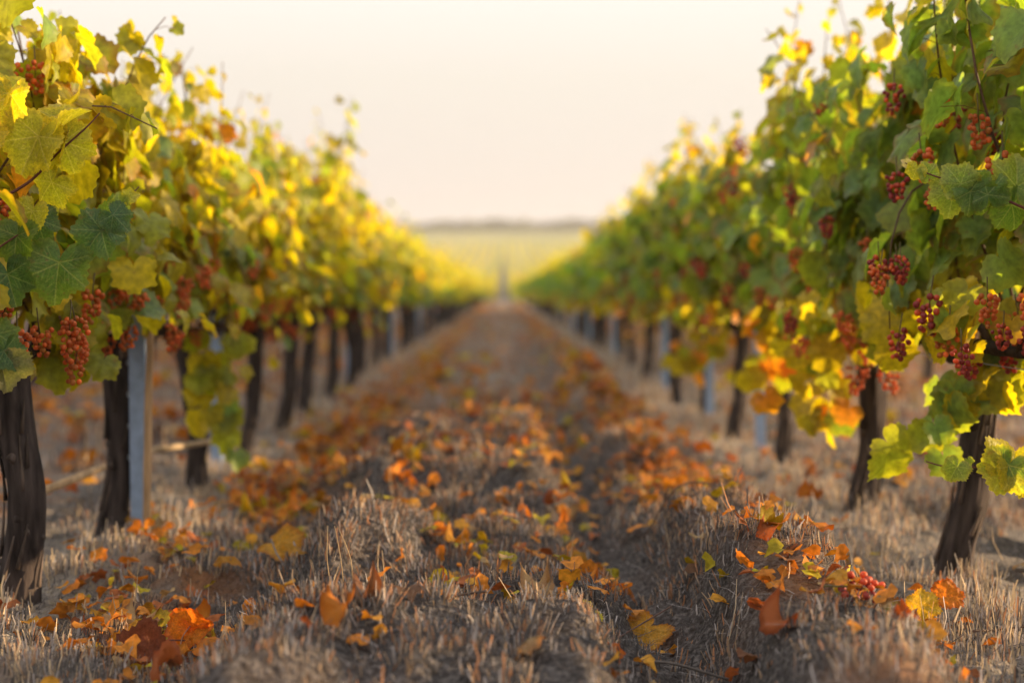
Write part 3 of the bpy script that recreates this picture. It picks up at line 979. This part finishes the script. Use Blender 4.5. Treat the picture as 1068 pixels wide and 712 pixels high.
def leaves_on(sh, vine, items):
    for it in items:
        kw = dict(it[8]) if len(it) > 8 else {}
        seed, b, t, dep, dd, nrm, cols, lb = it[:8]
        kw['k'] = kw.get('k', 1) * .80
        place_leaf(sh, 'leaf', seed, b, t, dep, dd, nrm, cols[0], cols[1], cols[2], label=lb, origin=vine.location, **kw)


Y_ = ((.44, .37, .02), (.55, .44, .05), (.60, .52, .16))
YG = ((.33, .33, .025), (.48, .40, .03), (.52, .48, .14))
G_ = ((.085, .16, .03), (.15, .20, .03), (.26, .31, .10))
DG = ((.06, .125, .04), (.10, .15, .04), (.20, .26, .11))
GY = ((.11, .19, .03), (.42, .40, .04), (.36, .38, .10))
LG = ((.16, .23, .04), (.32, .32, .05), (.34, .38, .12))

vl = vines[('left', 1)]
sh = shoot(vl, [([(-12, 214, 3.05), (30, 190, 3.05), (60, 160, 3.06), (90, 133, 3.07), (104, 118, 3.08)], .0038, .0014),
                ([(-14, 158, 3.04), (20, 140, 3.05), (66, 133, 3.06), (70, 145, 3.06)], .0018, .0013)], 'dark red shoot with bright yellow leaves reaching towards the light')
leaves_on(sh, vl, [
    (1, (69, 143), (52, 186), 3.06, .02, (-.4, -.9, .2), Y_, 'folded yellow leaf hanging at the shoot middle', dict(k=.85, fold=.7)),
    (2, (66, 132), (104, 100), 3.05, .04, (-.5, -.6, .75), Y_, None, dict(k=1.0, fold=.9)),
    (3, (66, 131), (50, 112), 3.08, -.03, (.5, -.6, .6), YG, None, dict(k=1.4, fold=.6)),
    (4, (40, 142), (12, 196), 3.03, .0, (-.2, -1, .1), YG, 'broad yellow-green leaf hanging flat', dict(k=1.0, fold=.3)),
    (5, (66, 148), (82, 192), 3.06, .03, (.25, -1, .1), YG, None, dict(k=1.05, fold=.35)),
    (6, (8, 98), (24, 72), 3.02, .0, (-.3, -.9, .4), YG, None, dict(k=1.1, fold=.5)),
    (7, (12, 100), (5, 140), 3.02, .0, (-.2, -.9, .3), Y_, None, dict(k=1.15, fold=.4)),
    (8, (-10, 138), (6, 158), 3.0, .0, (0, -.9, .4), Y_, None, dict(k=1.0)),
    (9, (54, 190), (38, 212), 3.07, .02, (.1, -1, .3), YG, None, dict(k=1.3, fold=.6))])
sh = shoot(vl, [([(60, 300, 3.05), (88, 262, 3.05), (112, 232, 3.06), (132, 208, 3.07), (145, 195, 3.08)], .0034, .0010)], 'slender shoot tip with small young leaves')
leaves_on(sh, vl, [
    (11, (106, 240), (82, 268), 3.05, -.02, (.1, -1, .45), DG, None, dict(k=1.3, fold=.35)),
    (12, (118, 224), (134, 240), 3.04, .0, (.3, -1, .2), DG, None, dict(k=1.3, fold=.5)),
    (13, (126, 216), (120, 198), 3.07, .0, (-.3, -1, .2), LG, None, dict(k=1.1)),
    (14, (134, 206), (148, 200), 3.07, .0, (.3, -1, .4), YG, None, dict(k=1.0)),
    (15, (120, 226), (98, 214), 3.08, .02, (-.2, -1, .5), G_, None, dict(k=1.2))])
sh = shoot(vl, [([(-16, 268, 3.0), (8, 252, 3.01), (20, 244, 3.02)], .003, .0012), ([(70, 262, 3.06), (62, 270, 3.05)], .0014, .0012),
                ([(-14, 395, 3.0), (4, 372, 3.0)], .002, .0012)], 'shaded shoot carrying broad dark green leaves')
leaves_on(sh, vl, [
    (21, (62, 274), (52, 325), 3.04, -.03, (.05, -1, .35), G_, 'broad serrated green leaf above the grape bunches', dict(k=1.15, fold=.25)),
    (22, (18, 246), (10, 285), 3.02, -.02, (-.25, -1, .4), G_, None, dict(k=1.15, fold=.3)),
    (23, (34, 220), (24, 248), 3.03, 0, (0, -.9, .5), YG, None, dict(k=1.15, patch=YELLOW, patch_amt=.7)),
    (24, (38, 228), (50, 262), 3.06, 0, (.3, -1, .2), DG, None, dict(k=1.0)),
    (25, (8, 286), (18, 326), 3.01, 0, (.1, -1, .1), DG, None, dict(k=1.1, fold=.35)),
    (26, (-4, 348), (18, 360), 3.0, 0, (0, -.8, .6), G_, None, dict(k=1.4, droop=.9)),
    (27, (4, 366), (18, 384), 2.99, -.02, (.2, -1, .4), DG, None, dict(k=1.3, droop=.9)),
    (28, (2, 380), (10, 420), 2.99, .0, (.6, -.8, .1), ((.15, .16, .08), (.2, .18, .1), (.25, .24, .15)), 'greyish curled leaf hanging low', dict(k=.95, fold=.9))])

vr = vines[('right', 1)]
sh = shoot(vr, [([(966, 481, 2.98), (985, 486, 2.98), (1015, 487, 2.99), (1050, 485, 2.99), (1085, 484, 3.0)], .0014, .0026), ([(1006, 478, 2.98), (1012, 486, 2.98)], .001, .001)],
           'thin reddish shoot stretching level across the leaning trunk')
leaves_on(sh, vr, [
    (31, (1052, 485), (1030, 524), 2.98, -.01, (-.1, -1, .25), GY, 'large green leaf with glowing yellow lobes', dict(k=.98, fold=.12, patch=YELLOW, patch_amt=.45, rimw=7)),
    (32, (1048, 484), (1056, 452), 2.99, .03, (.1, -1, -.2), YG, 'bright yellow-green leaf lit from behind', dict(k=1.2, fold=.2, patch=YELLOW, patch_amt=.5)),
    (33, (998, 486), (988, 508), 2.97, 0, (-.1, -1, .1), LG, 'small lobed pale green leaf', dict(k=1.0, fold=.25)),
    (34, (1060, 486), (1074, 530), 2.99, 0, (.1, -1, .1), YG, None, dict(k=.95, patch=YELLOW, patch_amt=.6)),
    (35, (1010, 480), (1014, 488), 2.98, 0, (0, -1, .3), LG, None, dict(k=1.0))])
sh = shoot(vr, [([(1075, 220, 3.04), (1040, 205, 3.04), (1000, 192, 3.05), (965, 180, 3.06), (944, 170, 3.07)], .0034, .0011)], 'leafy green shoot tip pointing across the aisle')
leaves_on(sh, vr, [
    (41, (1030, 203), (1022, 166), 3.03, .01, (-.1, -1, .1), G_, None, dict(k=1.05, fold=.25)),
    (42, (1002, 192), (986, 168), 3.04, 0, (-.1, -1, .2), LG, None, dict(k=1.2, fold=.35)),
    (43, (995, 196), (988, 240), 3.05, 0, (-.2, -1, .1), LG, None, dict(k=.9, fold=.5)),
    (44, (968, 182), (962, 166), 3.06, 0, (0, -1, .2), LG, None, dict(k=1.15)),
    (45, (956, 176), (950, 192), 3.06, 0, (0, -1, .2), YG, None, dict(k=1.05)),
    (46, (1012, 200), (1036, 228), 3.04, 0, (.1, -1, .1), G_, None, dict(k=1.1, fold=.3)),
    (47, (1056, 214), (1064, 246), 3.05, .02, (.2, -1, .1), G_, None, dict(k=1.2)),
    (48, (1060, 195), (1064, 150), 3.06, .02, (.1, -1, .2), LG, None, dict(k=1.1)),
    (49, (946, 171), (940, 166), 3.07, 0, (0, -1, .2), ((.5, .42, .2),) * 3, None, dict(k=1.2))])

def low_shoot(vine, path, leaves, kinds, seed, spread=.07, size=(.052, .088)):
    leaves = int(leaves * 1.5)
    rng = np.random.default_rng(seed)
    P = smooth_path(np.array([at(*p) for p in path]), 14) - np.array(vine.location)
    mb = MB(); mb.add(*tube(P, np.linspace(.004, .0014, 14), 6), (.14, .07, .03))
    o = obj('shoot', mb.mesh('shoot', M_SHOOT), vine)
    i = rng.integers(1, 14, leaves)
    pos = P[i] + rng.normal(0, spread, (leaves, 3)) * (1, .7, .6)
    sx = np.sign(vine.location.x)
    D = rng.normal(0, .35, (leaves, 3)) + (-.15 * sx, -.1, -.85); Nn = rng.normal(0, .35, (leaves, 3)) + (-.45 * sx, -.75, .3)
    c = np.array(kinds)[rng.integers(0, len(kinds), leaves)] * rng.uniform(.75, 1.25, (leaves, 1))
    V, F, C = scatter_leaves(T_NEAR, pos, D, Nn, rng.uniform(*size, leaves), c, rng, c * .6 + YELLOW * .4)
    obj('foliage', mesh_np('foliage', V, F, M_LEAF, C), o)


low_shoot(vines[('left', 3)], [(236, 340, 5.3), (238, 400, 5.25), (222, 448, 5.2)], 17, (YELLOW, YELLOW, YGREEN, YGREEN, GREEN), 1, .06)
low_shoot(vines[('left', 1)], [(62, 330, 3.6), (75, 360, 3.7), (90, 392, 3.7)], 12, (YELLOW, YGREEN, YGREEN), 2, .05)
low_shoot(vines[('right', 2)], [(875, 330, 4.8), (866, 390, 4.75), (850, 450, 4.7)], 20, (YELLOW, YELLOW, YGREEN, YGREEN, YELLOW, ORANGE, GREEN), 3, .07)
low_shoot(vines[('right', 1)], [(1040, 360, 3.75), (1020, 410, 3.72), (960, 470, 3.7)], 13, (YGREEN, YELLOW, GREEN, GREEN, DEEP), 4, .05)
low_shoot(vines[('right', 1)], [(1066, 340, 3.7), (1044, 380, 3.7), (1038, 410, 3.7)], 7, (YELLOW, YGREEN), 5, .05, (.07, .10))
low_shoot(vines[('right', 1)], [(950, 300, 4.0), (945, 340, 3.95), (940, 372, 3.95)], 12, (YGREEN, GREEN, YELLOW), 8, .06)
low_shoot(vines[('right', 1)], [(1000, 290, 3.55), (996, 330, 3.5), (1000, 350, 3.5)], 8, (GREEN, YGREEN, YELLOW), 9, .05)
low_shoot(vines[('right', 5)], [(745, 300, 8.2), (740, 350, 8.2), (737, 375, 8.1)], 22, (YELLOW, YELLOW, ORANGE, YGREEN), 6, .10)
low_shoot(vines[('right', 3)], [(820, 320, 6.0), (812, 360, 6.0), (826, 388, 6.0)], 16, (YELLOW, YGREEN, ORANGE), 7, .08)

# bunches that the photograph shows near the camera
for vine, tone, spots in ((vines[('left', 1)], 'orange', [(40, 332, 3.3), (76, 324, 3.35), (18, 338, 3.2), (98, 296, 3.6), (12, 55, 3.5), (36, 58, 3.6)]),
                          (vines[('left', 2)], 'orange', [(160, 300, 4.2), (184, 332, 4.3), (192, 284, 4.4), (120, 290, 4.0)]),
                          (vines[('right', 1)], 'wine', [(972, 300, 3.45), (990, 330, 3.45), (1030, 300, 3.3), (1020, 110, 3.35), (960, 150, 3.5), (1045, 150, 3.3), (985, 95, 3.5), (1008, 352, 3.5), (1060, 318, 3.5), (1036, 130, 3.6), (996, 98, 3.8), (1014, 372, 3.72), (1052, 345, 3.6)]),
                          (vines[('right', 2)], 'wine', [(880, 320, 4.35), (905, 345, 4.35), (925, 375, 4.4), (895, 375, 4.4), (945, 290, 4.3), (950, 80, 4.4), (924, 340, 4.7), (952, 320, 4.6), (968, 300, 4.5), (880, 292, 4.8), (940, 138, 4.7), (962, 70, 4.7), (905, 310, 4.7)]),
                          (vines[('left', 4)], 'orange', [(300, 308, 6.3), (262, 320, 6.3)])):
    for px, py, d in spots:
        me = R_.choice(GRAPE['orange' if (px, py) == (1014, 372) or (px % 5 == 0 and tone == 'wine') else tone])
        obj('grape_cluster', me, vine, Vector(at(px, py, d)) - vine.location, (R_.uniform(-.15, .15), R_.uniform(-.15, .15), R_.uniform(0, 6)), [R_.uniform(.85, 1.05)] * 3)


# ------------------------------------------------------------------ stubble and dry grass
def blades(pos, tipv, w, col, rng, bow=.15):
    n = len(pos)
    a = rng.uniform(0, 2 * math.pi, n)
    W = np.stack([np.cos(a), np.sin(a), 0 * a], 1) * np.asarray(w)[:, None]
    bo = np.stack([rng.normal(0, 1, n), rng.normal(0, 1, n), 0 * a], 1) * (np.linalg.norm(tipv, axis=1) * bow)[:, None]
    mid = pos + tipv * .55 + bo * .5
    tip = pos + tipv
    V = np.stack([pos - W, pos + W, mid + W * .8, mid - W * .8, tip + W * .55, tip - W * .55], 1).reshape(-1, 3)
    k = np.arange(n)[:, None] * 6
    F = np.concatenate([k + np.array([[0, 1, 2, 3]]), k + np.array([[3, 2, 4, 5]])])
    C = np.repeat(col, 6, 0)
    return V, F, C


GREYS = np.array((.10, .09, .086)); BUFF = np.array((.42, .29, .18)); BLOND = np.array((.58, .44, .28)); RUSTY = np.array((.40, .19, .09)); ASH = np.array((.37, .325, .30))


def straw_colour(x, n, rng, dark=GREYS):
    pale = np.exp(-((np.abs(x) - 1.15) / .32) ** 2) + .45 * (np.abs(x) > 1.6)
    u = rng.random(n)
    c = np.where((u < .42)[:, None], dark, np.where((u < .64)[:, None], ASH, np.where((u < .84)[:, None], BUFF, RUSTY)))
    v = rng.random(n) < pale * .62
    c = np.where(v[:, None], np.where((rng.random(n) < .55)[:, None], BLOND, ASH), c)
    return c * rng.uniform(.7, 1.3, (n, 1))


def carpet(n, x0, x1, y0, y1, hgt, w, rng, clump, lean=.36):
    x = rng.uniform(x0, x1, n); y = rng.uniform(y0, y1, n)
    dn = vnoise(x * clump, y * clump * .8, 0, 61) * .6 + vnoise(x * clump * 2.3, y * clump * 2.3, 0, 62) * .4
    rut = np.exp(-((x - .33) / .1) ** 2)
    keep = rng.random(n) < sstep(.40, .60, dn) * (1 - .75 * rut) + .05
    x, y, dn = x[keep], y[keep], dn[keep]; n = len(x)
    z = height(x, y) - .004
    e_ = .012
    gx = (vnoise((x + e_) * clump, y * clump * .8, 0, 61) - vnoise((x - e_) * clump, y * clump * .8, 0, 61)) / (2 * e_)
    gy = (vnoise(x * clump, (y + e_) * clump * .8, 0, 61) - vnoise(x * clump, (y - e_) * clump * .8, 0, 61)) / (2 * e_)
    tall = hgt * (.35 + 1.0 * sstep(.3, .8, dn)) * rng.lognormal(0, .32, n)
    pale = np.exp(-((np.abs(x) - 1.15) / .3) ** 2)
    tall = tall * (1 + .35 * pale)
    ln = lean * (1 - .55 * pale)
    tv = np.stack([-gx * .10 * ln + rng.normal(0, .42, n) * ln, -gy * .10 * ln + rng.normal(0, .42, n) * ln, np.ones(n)], 1)
    tv /= np.linalg.norm(tv, axis=1)[:, None]
    return blades(np.stack([x, y, z], 1), tv * tall[:, None], w * rng.uniform(.6, 1.4, n), straw_colour(x, n, rng, GREYS if y0 < 8 else ASH * .85), rng)


rngg = np.random.default_rng(404)
gm = MB()
gm.add(*carpet(34000, -1.25, 1.3, 2.25, 4.4, .022, .0017, rngg, 8.5))
gm.add(*carpet(9000, -1.25, 1.3, 2.3, 4.8, .034, .0024, rngg, 8.5, .5))
gm.add(*carpet(52000, -1.7, 1.8, 4.4, 8.5, .030, .0021, rngg, 5.5))
gm.add(*carpet(60000, -1.8, 1.9, 8.5, 20, .055, .0040, rngg, 4.0))
gm.add(*carpet(30000, -1.7, 1.7, 20, 50, .06, .008, rngg, 3.0))
gm.add(*carpet(26000, -5.5, -1.7, 5, 22, .06, .005, rngg, 3.0))
gm.add(*carpet(26000, 1.8, 5.5, 5, 22, .06, .005, rngg, 3.0))
# tufts whose stalks fan out from one crown
def tufts(n, x0, x1, y0, y1, per, hgt, rng, w):
    cx = rng.uniform(x0, x1, n); cy = rng.uniform(y0, y1, n)
    keep = (np.abs(cx - .33) > .10) & (rng.random(n) < .35 + .65 * ((np.abs(cx + .2) < .42) | (np.abs(cx - .62) < .2)))
    cx, cy = cx[keep], cy[keep]
    r = rng.uniform(.02, .065, len(cx))
    i = np.repeat(np.arange(len(cx)), per)
    a = rng.uniform(0, 6.28, len(i)); q = np.sqrt(rng.random(len(i)))
    x = cx[i] + np.cos(a) * q * r[i]; y = cy[i] + np.sin(a) * q * r[i]
    z = height(x, y) - .004
    tv = np.stack([np.cos(a) * q * .5 + rng.normal(0, .2, len(i)), np.sin(a) * q * .5 + rng.normal(0, .2, len(i)), np.ones(len(i))], 1)
    tv /= np.linalg.norm(tv, axis=1)[:, None]
    tall = hgt * rng.uniform(.6, 1.15, len(cx))[i] * rng.uniform(.55, 1.1, len(i))
    return blades(np.stack([x, y, z], 1), tv * tall[:, None], w * rng.uniform(.7, 1.3, len(i)), straw_colour(x, len(i), rng), rng, .08)


gm.add(*tufts(330, -1.2, 1.2, 2.4, 4.6, 42, .044, rngg, .0018))
gm.add(*tufts(380, -1.6, 1.7, 4.6, 9, 45, .065, rngg, .0020))
# lone taller stalks
n = 500
n = 200
x = rngg.uniform(-1.6, 1.7, n); y = rngg.uniform(2.4, 8, n)
tv = np.stack([rngg.normal(0, .22, n), rngg.normal(0, .22, n), np.ones(n)], 1) * rngg.uniform(.06, .13, n)[:, None]
gm.add(*blades(np.stack([x, y, height(x, y)], 1), tv, np.full(n, .0014), BLOND * rngg.uniform(.6, 1.1, (n, 1)), rngg, .08))
# matted thatch lying flat
n = 16000
x = rngg.uniform(-1.4, 1.5, n); y = rngg.uniform(2.3, 7, n)
a = rngg.uniform(0, 6.28, n); L = rngg.uniform(.02, .07, n)
tv = np.stack([np.cos(a) * L, np.sin(a) * L, rngg.uniform(-.1, .35, n) * L], 1)
gm.add(*blades(np.stack([x, y, height(x, y) + rngg.uniform(0, .012, n)], 1), tv, np.full(n, .0015), np.where((rngg.random(n) < .7)[:, None], np.array((.07, .055, .048)), ASH) * rngg.uniform(.6, 1.4, (n, 1)), rngg, .25))
n = 15000
x = rngg.uniform(-1.2, 1.2, n); y = rngg.uniform(2.4, 6.5, n)
a = rngg.uniform(0, 6.28, n); L = rngg.uniform(.015, .06, n)
tv = np.stack([np.cos(a) * L, np.sin(a) * L, rngg.uniform(-.2, .6, n) * L], 1)
gm.add(*blades(np.stack([x, y, height(x, y) + rngg.uniform(0, .022, n)], 1), tv, np.full(n, .0014), np.array((.06, .05, .046)) * rngg.uniform(.5, 1.8, (n, 1)), rngg, .5))
tag(obj('dry_grass', gm.mesh('dry_grass', M_STRAW, False)), 'dry mown stubble and straw covering the aisle floor', 'dry grass', kind='stuff')


# ------------------------------------------------------------------ fallen leaves
DRY_KINDS = {'orange': (ORANGE, .9), 'rust': (RUST, 1.0), 'brown': (BROWN, 1.1), 'yellow': (YELLOW * (1, .95, 1), .9), 'tan': (PALE * (.9, .75, .6), .8), 'amber': (np.array((.46, .22, .02)), .95)}
T_DRY = [leaf_template(52, 4, .15, 400 + s, fold=.4, droop=.6 + .7 * (s % 3), ruffle=.2, crumple=.26, curl=(0.6, 1.6, 2.4, -1.4)[s % 4], teeth=8) for s in range(8)]
DRY = {}
for kn, (c, k) in DRY_KINDS.items():
    for s, T in enumerate(T_DRY):
        x, y = T['flat'][:, 0], T['flat'][:, 1]
        w = (T['fr'] ** 2 * .6 + .4 * np.clip(fbm(x * 3, y * 3, 0, s, 2) * 3, 0, 1))[:, None]
        cc = c * (1 - w) + c * np.array((.75, .5, .4)) * w
        cc = cc * (.85 + .3 * (s % 3) / 2)
        DRY[(kn, s)] = mesh_np('fallen_leaf', T['V'], T['F'], M_DRY, cc)


def patchy(x, y, rng, mid):
    k = vnoise(x * 2.1, y * 1.1, 0, 71) * .6 + vnoise(x * 5, y * 3, 0, 72) * .4
    return rng.random(len(x)) < np.clip(sstep(.38, .55, k) + .17, 0, 1)


def litter_x(n, rng, mid=.20):
    u = rng.random(n) * (1.0 if mid > .1 else .80)
    x = np.where(u < .40, rng.normal(-.84, .15, n), np.where(u < .68, rng.normal(.68, .12, n), np.where(u < .68 + mid, rng.normal(-.05, .36, n), rng.uniform(-1.4, 1.5, n))))
    return x


rngl = np.random.default_rng(31)
NIND = 230
yy = 2.5 + 7.5 * rngl.random(NIND * 4) ** 0.85
xx = litter_x(NIND * 4, rngl)
ok = (np.abs(xx) < .40 * yy + .05) & patchy(xx, yy, rngl, 0)
xx, yy = xx[ok][:NIND], yy[ok][:NIND]
zz = height(xx, yy)
names = list(DRY_KINDS)
prob = [.40, .13, .08, .12, .07, .20]
where = lambda x: 'left leaf drift' if x < -.5 else 'right leaf drift' if x > .5 else 'middle of the aisle'
word = {'orange': 'curled orange', 'rust': 'dull red-brown', 'brown': 'dark brown shrivelled', 'yellow': 'yellow', 'tan': 'bleached tan', 'amber': 'amber'}
for x, y, z in zip(xx, yy, zz):
    kn = str(rngl.choice(names, p=prob)); s = int(rngl.integers(0, 8))
    sz = rngl.uniform(.036, .068)
    o = obj('fallen_leaf', DRY[(kn, s)], None, (x, y, z + rngl.uniform(.018, .05)), (rngl.normal(0, .45), rngl.normal(0, .45), rngl.uniform(0, 6.28)), (sz, sz, sz))
    tag(o, '%s fallen vine leaf lying on the stubble in the %s' % (word[kn], where(x)), 'fallen leaf', 'fallen leaves, %s, %s' % (word[kn], where(x)))

# litter beyond counting
n = 5000
y = 9 + 60 * rngl.random(n) ** 1.7
x = litter_x(n, rngl, .10)
n2 = 5200
side_ = rngl.choice([-1, 1], n2)
x = np.concatenate([x, side_ * rngl.uniform(1.6, 8, n2), litter_x(5600, rngl, .20)]); y = np.concatenate([y, rngl.uniform(5, 34, n2), 2.5 + 9 * rngl.random(5600) ** .9])
near_ = np.arange(len(x)) >= len(x) - 5600
ok = patchy(x, y, rngl, 0) | (np.abs(x) > 1.6)
x, y, near_ = x[ok], y[ok], near_[ok]
n = len(x)
cols = np.array([DRY_KINDS[k][0] for k in names])[rngl.choice(6, n, p=prob)] * rngl.uniform(.7, 1.25, (n, 1))
sz = rngl.uniform(.045, .08, n) * np.where(near_, .5, 1.15)
T_LIT = [leaf_template(13, 1, 0, 500 + s, fold=.4, droop=.7, ruffle=.2, angles=LOW_ANG) for s in range(4)]
dv = rngl.normal(0, 1, (n, 3)) * (1, 1, .3); nv = rngl.normal(0, .45, (n, 3)) + (0, 0, 1)
V, F, C = scatter_leaves(T_LIT, np.stack([x, y, height(x, y) + rngl.uniform(.01, .05, n)], 1), dv, nv, sz, cols, rngl)
tag(obj('leaf_litter', mesh_np('leaf_litter', V, F, M_DRY, C)), 'scattered orange and brown leaf litter farther down the aisle and under the rows', 'leaf litter', kind='stuff')

# single leaves one can point to
OR = ((.55, .20, .015), (.40, .09, .012), (.50, .16, .03))
YE = ((.50, .36, .02), (.46, .26, .02), (.55, .42, .1))
RB = ((.17, .05, .022), (.12, .04, .02), (.2, .07, .03))
OY = ((.48, .24, .02), (.34, .12, .015), (.5, .3, .06))
def fallen(seed, b, t, dep, dd, nrm, cols, label, **kw):
    kw['k'] = kw.get('k', 1) * .85
    o = place_leaf(None, 'fallen_leaf', seed, b, t, dep, dd, nrm, *cols, mat=M_DRY_HERO, **kw)
    return tag(o, label, 'fallen leaf')
M_DRY_HERO = leaf_material('fallen_leaf_close', trans=.4, glow=(1.7, 1.25, .6), rough=.65, mottle=.3, scale=120, vein=True, spec=.2)
fallen(61, (199, 654), (168, 630), 3.06, -.02, (-.55, -.8, .25), OR, 'large glowing orange leaf standing upright on the leaf pile', k=.9, fold=.45, crumple=.14, teeth=9)
fallen(62, (201, 656), (228, 648), 3.06, -.03, (.3, -.85, .4), OR, 'smaller crinkled orange leaf joined beside the large upright one', k=.85, fold=.6, crumple=.2, teeth=9)
fallen(63, (170, 668), (124, 668), 3.16, .04, (.1, -.55, .8), ((.33, .29, .03), (.36, .22, .02), (.4, .34, .08)), 'olive yellow leaf leaning behind the upright orange leaf', k=1.0, crumple=.1)
fallen(64, (150, 690), (92, 694), 2.98, -.03, (.1, -.4, .9), RB, 'dark red-brown curled leaf under the upright orange leaf', k=1.0, fold=.5, crumple=.2, curl=1.2)
fallen(65, (165, 700), (210, 692), 2.96, -.02, (.2, -.3, .9), RB, 'dull maroon leaf lying right below the upright orange leaf', k=1.0, crumple=.2, curl=-1.0)
fallen(66, (98, 686), (74, 690), 2.95, 0, (0, -.5, .8), YE, 'small yellow leaf at the left of the red-brown pile', k=1.1, crumple=.1)
fallen(67, (594, 652), (628, 632), 3.02, 0, (-.1, -.75, .65), YE, 'bright small yellow leaf on the stubble edge beside the rut', k=.85, crumple=.08, fold=.5)
fallen(68, (612, 640), (588, 658), 3.01, -.02, (-.1, -.7, .7), ((.45, .36, .03),) * 3, 'yellow-green leaf tucked under the bright small yellow one', k=1.0, crumple=.1)
fallen(69, (676, 655), (648, 682), 3.3, -.06, (-.1, -.6, .8), OY, 'big amber leaf lying flat in the wheel rut', k=1.0, crumple=.16, curl=.8)
fallen(70, (600, 680), (650, 712), 2.72, -.06, (0, -.5, .85), OR, 'out of focus orange leaf in the front centre', k=1.1, crumple=.15)
fallen(71, (430, 712), (450, 680), 2.72, .02, (0, -.7, .7), OR, 'blurred orange-brown leaf at the bottom edge left of centre', k=1.1, crumple=.2)
fallen(72, (444, 572), (440, 542), 4.1, .0, (.7, -.7, .1), ((.5, .38, .2),) * 3, 'pale cream leaf standing on edge in the middle of the aisle', k=1.0, fold=.8)
fallen(73, (452, 640), (476, 652), 3.1, -.02, (.1, -.6, .8), ((.36, .2, .09), (.25, .12, .05), (.4, .25, .12)), 'curled tan leaf on the dark stubble hump', k=1.3, curl=1.4, crumple=.15)
fallen(74, (412, 636), (372, 642), 3.15, 0, (.1, -.5, .8), RB, 'rusty brown leaf half sunk in the stubble hump', k=1.0, crumple=.2)
fallen(75, (760, 586), (735, 570), 3.8, 0, (-.2, -.7, .7), OR, 'vivid orange leaf crowning the right-hand stubble hump', k=1.2, crumple=.15)
fallen(76, (772, 590), (800, 606), 3.7, -.02, (-.1, -.6, .8), YE, 'yellow leaf curling over the right-hand stubble hump', k=1.2, crumple=.15, curl=1.0)
fallen(77, (840, 630), (812, 612), 3.7, .05, (-.1, -.5, .85), OY, 'soft amber leaf right of the stubble hump', k=1.3, crumple=.12)
fallen(78, (935, 660), (896, 668), 3.1, -.02, (0, -.55, .8), ((.17, .2, .06), (.2, .08, .03), (.3, .25, .1)), 'green leaf with a rolled brown edge under the fallen red grapes', k=1.2, curl=1.6)
fallen(79, (960, 632), (975, 620), 3.2, 0, (0, -.7, .6), YE, 'small yellow leaf beside the fallen red grapes', k=1.4, crumple=.1)
fallen(80, (985, 622), (1008, 618), 3.25, 0, (0, -.6, .7), OR, 'small orange leaf right of the fallen red grapes', k=1.2, crumple=.2)
fallen(81, (876, 706), (898, 684), 2.75, 0, (0, -.7, .6), YE, 'blurred yellow leaf at the bottom edge near the right', k=1.0, crumple=.1)
fallen(82, (290, 566), (322, 576), 3.9, -.05, (.1, -.5, .8), OY, 'large amber leaf in the left leaf drift', k=1.0, crumple=.15)
for px, py, d, lb in ((915, 622, 3.2, 'bunch of red grapes dropped on the straw, right of the aisle'), (893, 686, 2.8, 'few red grapes lying at the bottom edge near the right')):
    p = at(px, py, d)
    z = float(height(np.array([p[0]]), np.array([p[1]]))[0])
    tag(obj('grape_cluster', GRAPE['wine'][1], None, (p[0] - .04, p[1], z + .035), (0, -1.45, .3)), lb, 'grapes')

# twigs
tw_ = 0
stick('twig', [at(655, 712, 2.8), at(612, 690, 2.86), at(640, 668, 2.95), at(700, 632, 3.1)], .0022, .0018, (.09, .045, .03), 'dark reddish twig crossing the big amber leaf in the rut', 'twig', M_SHOOT)
stick('twig', [at(630, 700, 2.85), at(690, 690, 2.85), at(760, 708, 2.8)], .004, .003, (.07, .055, .045), 'thick grey twig bowed across the rut at the bottom', 'twig', M_SHOOT)
stick('twig', [at(92, 672, 3.0), at(150, 668, 3.02), at(196, 668, 3.05), at(214, 678, 3.04)], .0022, .0014, (.14, .05, .03), 'reddish twig lying on the red-brown leaf pile', 'twig', M_SHOOT)
stick('twig', [at(188, 700, 3.02), at(189, 668, 3.04), at(200, 650, 3.06)], .0016, .0012, (.3, .17, .1), 'leaf stalk propping the upright orange leaf', 'twig', M_SHOOT)
for px, py, tx_, lb in ((338, 548, 342, 'tallest straw stalk standing on the stubble hump'), (352, 585, 349, 'second straw stalk beside the tallest one on the hump'), (362, 580, 352, 'leaning straw stalk on the stubble hump')):
    stick('straw_stalk', [at(px + 6, 606, 3.12), at(px + 3, 580, 3.12), at(tx_, 548, 3.12)], .0014, .0009, (.5, .36, .2), lb, 'straw', M_STRAW, 8, 5)
for k in range(26):
    y = rngl.uniform(2.8, 8); x = rngl.uniform(-1.3, 1.4); a = rngl.uniform(0, 6.28); L = rngl.uniform(.1, .35)
    pts = np.array([(x + math.cos(a) * L * t, y + math.sin(a) * L * t + .03 * math.sin(t * 5), 0) for t in (0, .35, .7, 1)])
    pts[:, 2] = height(pts[:, 0], pts[:, 1]) + .012 + rngl.uniform(0, .03, 4)
    stick('twig', pts, .003, .0016, np.array((.10, .06, .04)) * rngl.uniform(.7, 1.6), 'thin dry prunings twig lost among the stubble', 'twig', M_SHOOT, group='prunings on the ground')
